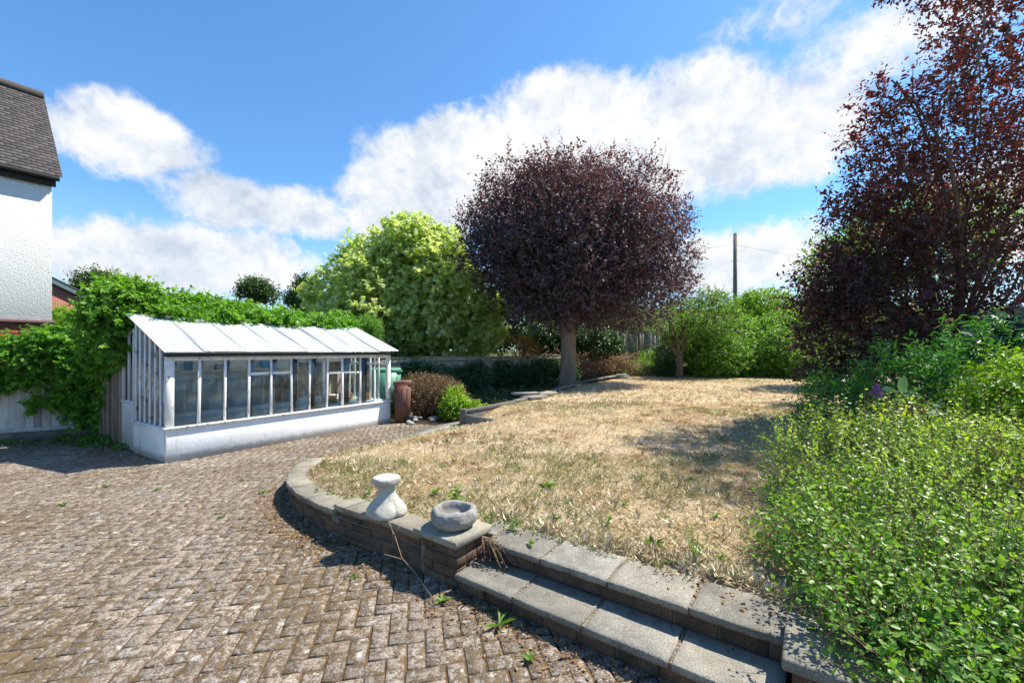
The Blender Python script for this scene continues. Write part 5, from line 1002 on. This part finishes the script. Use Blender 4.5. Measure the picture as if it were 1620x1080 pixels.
# ---------------------------------------------------------------- grass, litter, weeds
def build_grass():
    g = np.random.default_rng(15); Ps = []
    for n, y0, y1 in ((150000, 1.4, 5.5), (120000, 5.5, 11), (80000, 11, 23)):
        y = y0+(y1-y0)*g.random(n); x = -3+(min(14, 1.35*y1)+3)*g.random(n); P = np.c_[x, y]; P = P[(inpoly(P, LAWN)) & (P[:, 0] < 1.3*P[:, 1]+.5)]; Ps.append(P)
    P = np.concatenate(Ps); 
    # keep straw off the wall coping
    P = P[(dline(P, WALLC) > .17)]
    cl = vnoise(np.c_[P*7, P[:, 0]*0], 31); P = P[g.random(len(P)) < .35+.9*cl]; n = len(P)
    z = lawn_z(P); az = g.random(n)*6.283; green = np.clip((fbm(np.c_[P*.65, P[:, 0]*0], 77)-.535)*7, 0, 1)*(g.random(n) < .6); green = np.maximum(green, (g.random(n) < .035)*1.0)
    en = np.exp(-(dline(P, [st(.3, .75), st(1.9, .75)])/.25)**2)+np.exp(-(dline(P, KERB)/.3)**2)*.7+np.exp(-(dline(P, WALLC[3:])/.4)**2)*.6; green = np.maximum(green, (g.random(n) < en*.35)*1.0)
    el = np.where(green > .5, .5+.8*g.random(n), .05+.55*g.random(n)**2); far = np.clip(P[:, 1]/6, 1, 3)
    A = np.c_[np.cos(az)*np.cos(el), np.sin(az)*np.cos(el), np.sin(el)]; L = (.035+.055*g.random(n))*far**.3; L = np.where(green > .5, L*.8, L); Wd = (.0020+.0018*g.random(n))*far
    Nn = nrm(np.c_[g.normal(0, .5, n), g.normal(0, .5, n), np.ones(n)])
    nt_ = 5200; T = np.c_[-3+15*g.random(nt_), 1.3+15*g.random(nt_)**1.3]; T = np.r_[T, [st(s_, .60+.12*g.random()) for s_ in g.random(150)*2.0], [at_ for at_ in (np.array(KERB)[g.integers(0, 5, 60)]+g.normal(0, .18, (60, 2)))]]
    T = T[inpoly(T, LAWN) & (T[:, 0] < 1.3*T[:, 1]+.5) & (dline(T, WALLC) > .2)]; T = T[g.random(len(T)) < .25+1.1*vnoise(np.c_[T*1.5, T[:, 0]*0], 5)]; q = np.repeat(np.arange(len(T)), 16); tp = T[q]+g.normal(0, .016, (len(q), 2)); m_ = len(q)
    gr = (g.random(len(T)) < .2)[q]*.8*(g.random(m_) < .8); az = g.random(m_)*6.283; el2 = .35+.95*g.random(m_); fr = np.clip(tp[:, 1]/6, 1, 2.2)
    P = np.r_[P, tp]; z = np.r_[z, lawn_z(tp)]; A = np.r_[A, np.c_[np.cos(az)*np.cos(el2), np.sin(az)*np.cos(el2), np.sin(el2)]]; L = np.r_[L, (.035+.06*g.random(m_))*(.6+.6*g.random(len(T)))[q]]; Wd = np.r_[Wd, (.0016+.0012*g.random(m_))*fr]; Nn = np.r_[Nn, nrm(g.normal(size=(m_, 3)))]; green = np.r_[green, gr]; n = len(P)
    o = leafmesh('dry_grass', np.c_[P, z+.002+.006*g.random(n)], A, Nn, L, Wd, T4, LM['straw'], None, np.clip(.38+.5*fbm(np.c_[P*2.3, P[:, 0]*0], 41)+.5*(g.random(n)-.4)-.9*np.clip(fbm(np.c_[P*1.6, P[:, 0]*0], 51)-.58, 0, 1)*2.2-.35*np.exp(-(dline(P, WALLC[3:])/.5)**2), 0, 1), green*.9)
    tag(o, 'sun-dried straw-coloured grass with patches of green covering the lawn', 'grass', kind='stuff')
    # litter
    pts = []
    tot, at = arc(WALLC)
    for k in range(1500):
        q, t = at(g.random()**.8*tot*.8); nn = np.array([-t[1], t[0]]); d = .05+abs(g.normal(0, .16)); pts.append([*(q+nn*d), .002+.012*g.random()])
    for k in range(650): q = st(g.random()*1.9, -.05-abs(g.normal(0, .12))); pts.append([*q, .004+.012*g.random()])
    for k in range(60): q = st(.07+g.random()*1.8, .19+g.random()*.035); pts.append([*q, .134])
    for k in range(60): q = st(1.2+g.random()*.7, .35+.2*g.random()); pts.append([*q, .267])
    for k in range(420): q = np.array([-1.5, 4.0])+g.normal(size=2)*[.55, .35]; q[1] = min(q[1], 3.2-q[0]*.3-.1); pts.append([*q, .004+.01*g.random()])
    for k in range(300): pts.append([-3+g.normal(0, 2.0), 3.6+g.normal(0, 1.2), .003])
    for k in range(280): pts.append([-7.3+g.normal(0, .6), 7.2+g.normal(0, .22), .004])
    pts = np.array(pts); n = len(pts); ins = inpoly(pts[:, :2], LAWN); pts = pts[(~ins) | (pts[:, 2] > .1)]; n = len(pts)
    L = .013+.026*g.random(n)**2; tag(leafmesh('leaf_litter', pts, nrm(np.c_[g.normal(size=(n, 2)), .25*g.normal(size=n)]), nrm(np.c_[g.normal(size=(n, 2))*.35, np.ones(n)]), L, L*.55, T6, LM['dead'], None, g.random(n), (g.random(n) > .9)*.7), 'dry brown leaf litter along the foot of the wall and steps', 'leaf litter', kind='stuff')
    A = []; B = []
    for k in range(260):
        if k < 130: q, t = at(g.random()*tot*.7); nn = np.array([-t[1], t[0]]); c = np.array([*(q+nn*(.05+abs(g.normal(0, .2)))), .012])
        else: c = np.array([*st(-.2+g.random()*1.8, -.08-abs(g.normal(0, .15))), .012])
        d = nrm(np.array([g.normal(), g.normal(), .06*g.normal()])); ln = .03+.10*g.random(); A.append(c-d*ln); B.append(c+d*ln)
    tag(twigmesh('twig_litter', np.array(A), np.array(B), .0009+.0012*g.random(len(A)), M['twig'], None), 'thin dry twigs scattered on the paving beside the wall', 'twigs', kind='stuff')
    # moss crumbs on the paving
    n = 9000; q = np.c_[-9+11*g.random(n), 1.6+5.5*g.random(n)]; k = fbm(np.c_[q*1.3, q[:, 0]*0], 19) > .53; q = q[k]; q = q[~inpoly(q, LAWN)]; q = q[~inpoly(q, [tuple(st(0, -.1)), tuple(st(2.5, -.1)), tuple(st(2.5, .8)), tuple(st(-.4, .8)), tuple(st(-.4, -.05))])]; n = len(q); L = .006+.012*g.random(n)
    mm = m_leaf('moss_crumb', [(.07, .045, .02), (.13, .08, .03), (.18, .13, .06)], (.12, .1, .04), .1, .95, (1, 1, 1), .05)
    tag(leafmesh('moss_crumbs', np.c_[q, np.full(n, .003)], nrm(np.c_[g.normal(size=(n, 2)), .3*g.random(n)]), nrm(np.c_[g.normal(size=(n, 2))*.6, np.ones(n)]), L, L*.8, T4, mm, None, g.random(n), np.zeros(n)), 'brown moss crumbs and debris on the block paving', 'moss', kind='stuff')
def weed(loc, h, n, L, W, mat, name, lab, cat, seed, tall=False, group=None):
    g = np.random.default_rng(seed); o = root(name, lab, cat, tuple(loc), g.random()*6, group)
    ns = max(2, n//9) if tall else 1; LP = []; LA = []; m = MB()
    for s in range(ns):
        d = nrm(np.array([g.normal(0, .45), g.normal(0, .45), 1])); t = np.linspace(0, 1, 5)[:, None]
        if tall: m.tube(d*h*t*(.6+.4*g.random()), .0022*(1-.5*t[:, 0]), 4)
        for j in range(n//ns):
            a = g.random()*6.28; 
            if tall: LP.append(d*h*(j+1)/(n//ns)*.9); LA.append([math.cos(a), math.sin(a), .3+.3*g.random()])
            else: LP.append([0, 0, .004]); LA.append([math.cos(a), math.sin(a), .25+.6*g.random()])
    if tall: m.obj('stem', LM['weed'], o)
    LP = np.array(LP); n = len(LP); LL = L*(.6+.6*g.random(n)); leafmesh('leaves', LP, np.array(LA), nrm(np.array([0, 0, 1.])+g.normal(size=(n, 3))*.35), LL, LL*W, T6, mat, o, g.random(n), .3*g.random(n)); return o
def build_weeds():
    def lp(u, v):
        q = px(u, v, .27); q[2] = lawn_z(q[None, :2])[0]; return q
    weed(lp(722, 802), .17, 60, .07, .38, LM['weed'], 'thistle_plant', 'tallest green thistle-like weed on the lawn behind the stone bowl', 'weed', 1, True)
    weed(lp(690, 783), .06, 16, .07, .4, LM['weed'], 'thistle_plant', 'smaller green weed just left of the thistle behind the bowl', 'weed', 2, True)
    weed(lp(865, 772), .07, 22, .08, .4, LM['weed'], 'broadleaf_weed', 'broad-leaved weed in the middle of the lawn', 'weed', 3, True)
    weed(lp(1035, 865), .16, 34, .09, .10, LM['weed'], 'grass_tuft', 'bright green grass tuft just behind the upper step', 'weed', 4)
    weed(np.array([*st(.50, -.14), 0]), .1, 9, .10, .22, LM['weed'], 'plantain_weed', 'long-leaved plantain growing at the foot of the lower step', 'weed', 5)
    weed(np.array([*st(.06, -.16), 0]), .08, 12, .06, .4, LM['weed'], 'dandelion', 'leafy weed at the foot of the brick pier corner', 'weed', 6)
    weed(lp(770, 830), .16, 80, .03, .4, LM['weed'], 'bushy_weed', 'bushy light green weed beside the bowl at the top of the steps', 'weed', 7, True); weed(lp(810, 838), .12, 60, .03, .4, LM['weed'], 'bushy_weed', 'bushy weed trailing over the left end of the upper step', 'weed', 8, True)
    weed(lp(1100, 880), .22, 80, .035, .3, LM['weed'], 'bushy_weed', 'tall leafy weed behind the upper step near the shrub', 'weed', 9, True)
    for k, (u, v) in enumerate(((505, 768), (525, 775), (545, 783), (572, 790), (580, 782))): weed(lp(u, v), .07, 46, .028, .6, LM['weed'], 'wall_edge_weed', '%s clump of low weeds behind the curved coping, left of the stone pedestal' % ('first', 'second', 'third', 'fourth', 'fifth')[k], 'weed', 20+k, True, 'weeds along the curved coping')
    g = np.random.default_rng(77)
    spots = [(940, 790), (905, 800), (820, 745), (900, 745), (990, 800), (1090, 760), (780, 715), (860, 700), (1000, 700), (1050, 820), (960, 830), (760, 760), (1130, 820), (880, 820), (700, 740), (1150, 780), (640, 735), (930, 715), (1010, 760), (1180, 850), (840, 860), (1060, 890), (1140, 890)]
    for k, (u, v) in enumerate(spots): weed(lp(u, v), .05+.03*g.random(), 12, .05, .35, LM['weed'], 'lawn_weed', 'small green rosette weed scattered in the dry lawn', 'weed', 40+k, k % 2 == 0, 'rosette weeds in the dry lawn')
    PL = ['green tuft in the paving below the greenhouse shadow, right one of two', 'green tuft in the paving below the greenhouse shadow, left one of two', 'green tuft in the paving between the greenhouse corner and the curved wall', 'green tuft in the paving a little left of the curved wall end', 'lone green tuft in the middle of the paving', 'small weed in the sunny paving below the leaf litter', 'green tuft at the left side of the paving', 'weed in the shadow at the foot of the wall, nearest the pier', 'weed in the shadow at the foot of the wall below the pedestal', 'weed in the shadow of the curved wall, left of the pedestal', 'leftmost tuft at the foot of the grey fence', 'second tuft at the foot of the grey fence', 'small weed at the foot of the lower step near the bottom edge', 'weed at the front of the brick pier foot', 'grass tuft beside the wheel of the brown bin', 'grass tuft at the greenhouse wall end by the brown bin', 'low tuft on the grey path in front of the rubble']
    pv = [(250, 775), (170, 770), (385, 760), (415, 780), (350, 820), (560, 915), (100, 800), (620, 865), (580, 850), (530, 845), (15, 702), (60, 700), (840, 1045), (700, 905), (640, 668), (632, 676), (655, 690)]
    for k, (u, v) in enumerate(pv): weed(px(u, v, 0), .05, 12, .05, .2 if k % 3 else .5, LM['weed'], 'paving_weed', PL[k], 'weed', 90+k, False, 'weeds between the paving blocks')
    # dead stalks
    for k in range(46):
        u = g.uniform(500, 1230); v = g.uniform(690, 880) if k % 3 else g.uniform(690, 735)
        if u < 700 and k % 3: v = g.uniform(690, 740)
        q = px(u, v, .27)
        if not inpoly(q[None, :2], LAWN)[0]: continue
        q[2] = lawn_z(q[None, :2])[0]; h = (.12+.25*g.random()); m = MB(); t = np.linspace(0, 1, 6)[:, None]; d = np.array([g.normal(0, .12), g.normal(0, .12), 1]); m.tube(d*h*t+np.c_[t*t*g.normal(0, .05), t*0, t*0], .0022-.001*t[:, 0], 4)
        for _ in range(5): c = d*h*(.7+.3*g.random()); m.tube([c, c+nrm(np.array([g.normal(), g.normal(), 1.5]))*.03], .0018, 4)
        o = m.obj('dead_stalk', M['twig']); o.location = q; tag(o, 'thin dry brown stalk standing in the lawn', 'stalk', 'dead stalks in the lawn')
    # long dry stem leaning on the wall, dead plant on lower step
    m = MB(); P = [px(612, 812, .31), px(625, 845, .28), px(640, 880, .18), px(660, 905, .08), px(690, 945, .03)]; P = np.array(P); P[:, 1] -= .04; m.tube(P+np.array([[0, 0, 0], [.01, 0, .005], [-.008, 0, .01], [.006, 0, .004], [0, 0, 0]]), [.002, .0028, .003, .0034, .0024], 5)
    m.tube([P[1], P[1]+[.05, -.02, .09]], .003, 4); m.tube([P[1], P[1]+[-.03, 0, .12]], .003, 4); m.tube([P[2], P[2]+[-.12, -.03, .05]], .003, 4); tag(m.obj('dry_stem', M['twig']), 'long dry branching stem leaning against the front of the brick wall', 'stem')
    o = root('dead_plant', 'withered brown plant hanging over the left end of the upper step', 'plant'); m = MB(); LP = []
    for k in range(14):
        a = st(.07+.02*g.random(), .22, .27); b = st(.10+.28*g.random(), .12+.12*g.random(), .15); t = np.linspace(0, 1, 6)[:, None]; Q = a*(1-t)+b*t; Q[:, 2] += .08*(t*(1-t))[:, 0]*2+.02; m.tube(Q, .002, 4); LP += list(Q[2:])
    m.obj('stems', M['twig'], o); LP = np.repeat(np.array(LP), 2, 0); n = len(LP); leafmesh('leaves', LP+g.normal(size=(n, 3))*.008, nrm(g.normal(size=(n, 3))), nrm(g.normal(size=(n, 3))), np.full(n, .022), np.full(n, .014), T6, LM['dead'], o, g.random(n)*.5, np.zeros(n))
build_grass(); build_weeds()
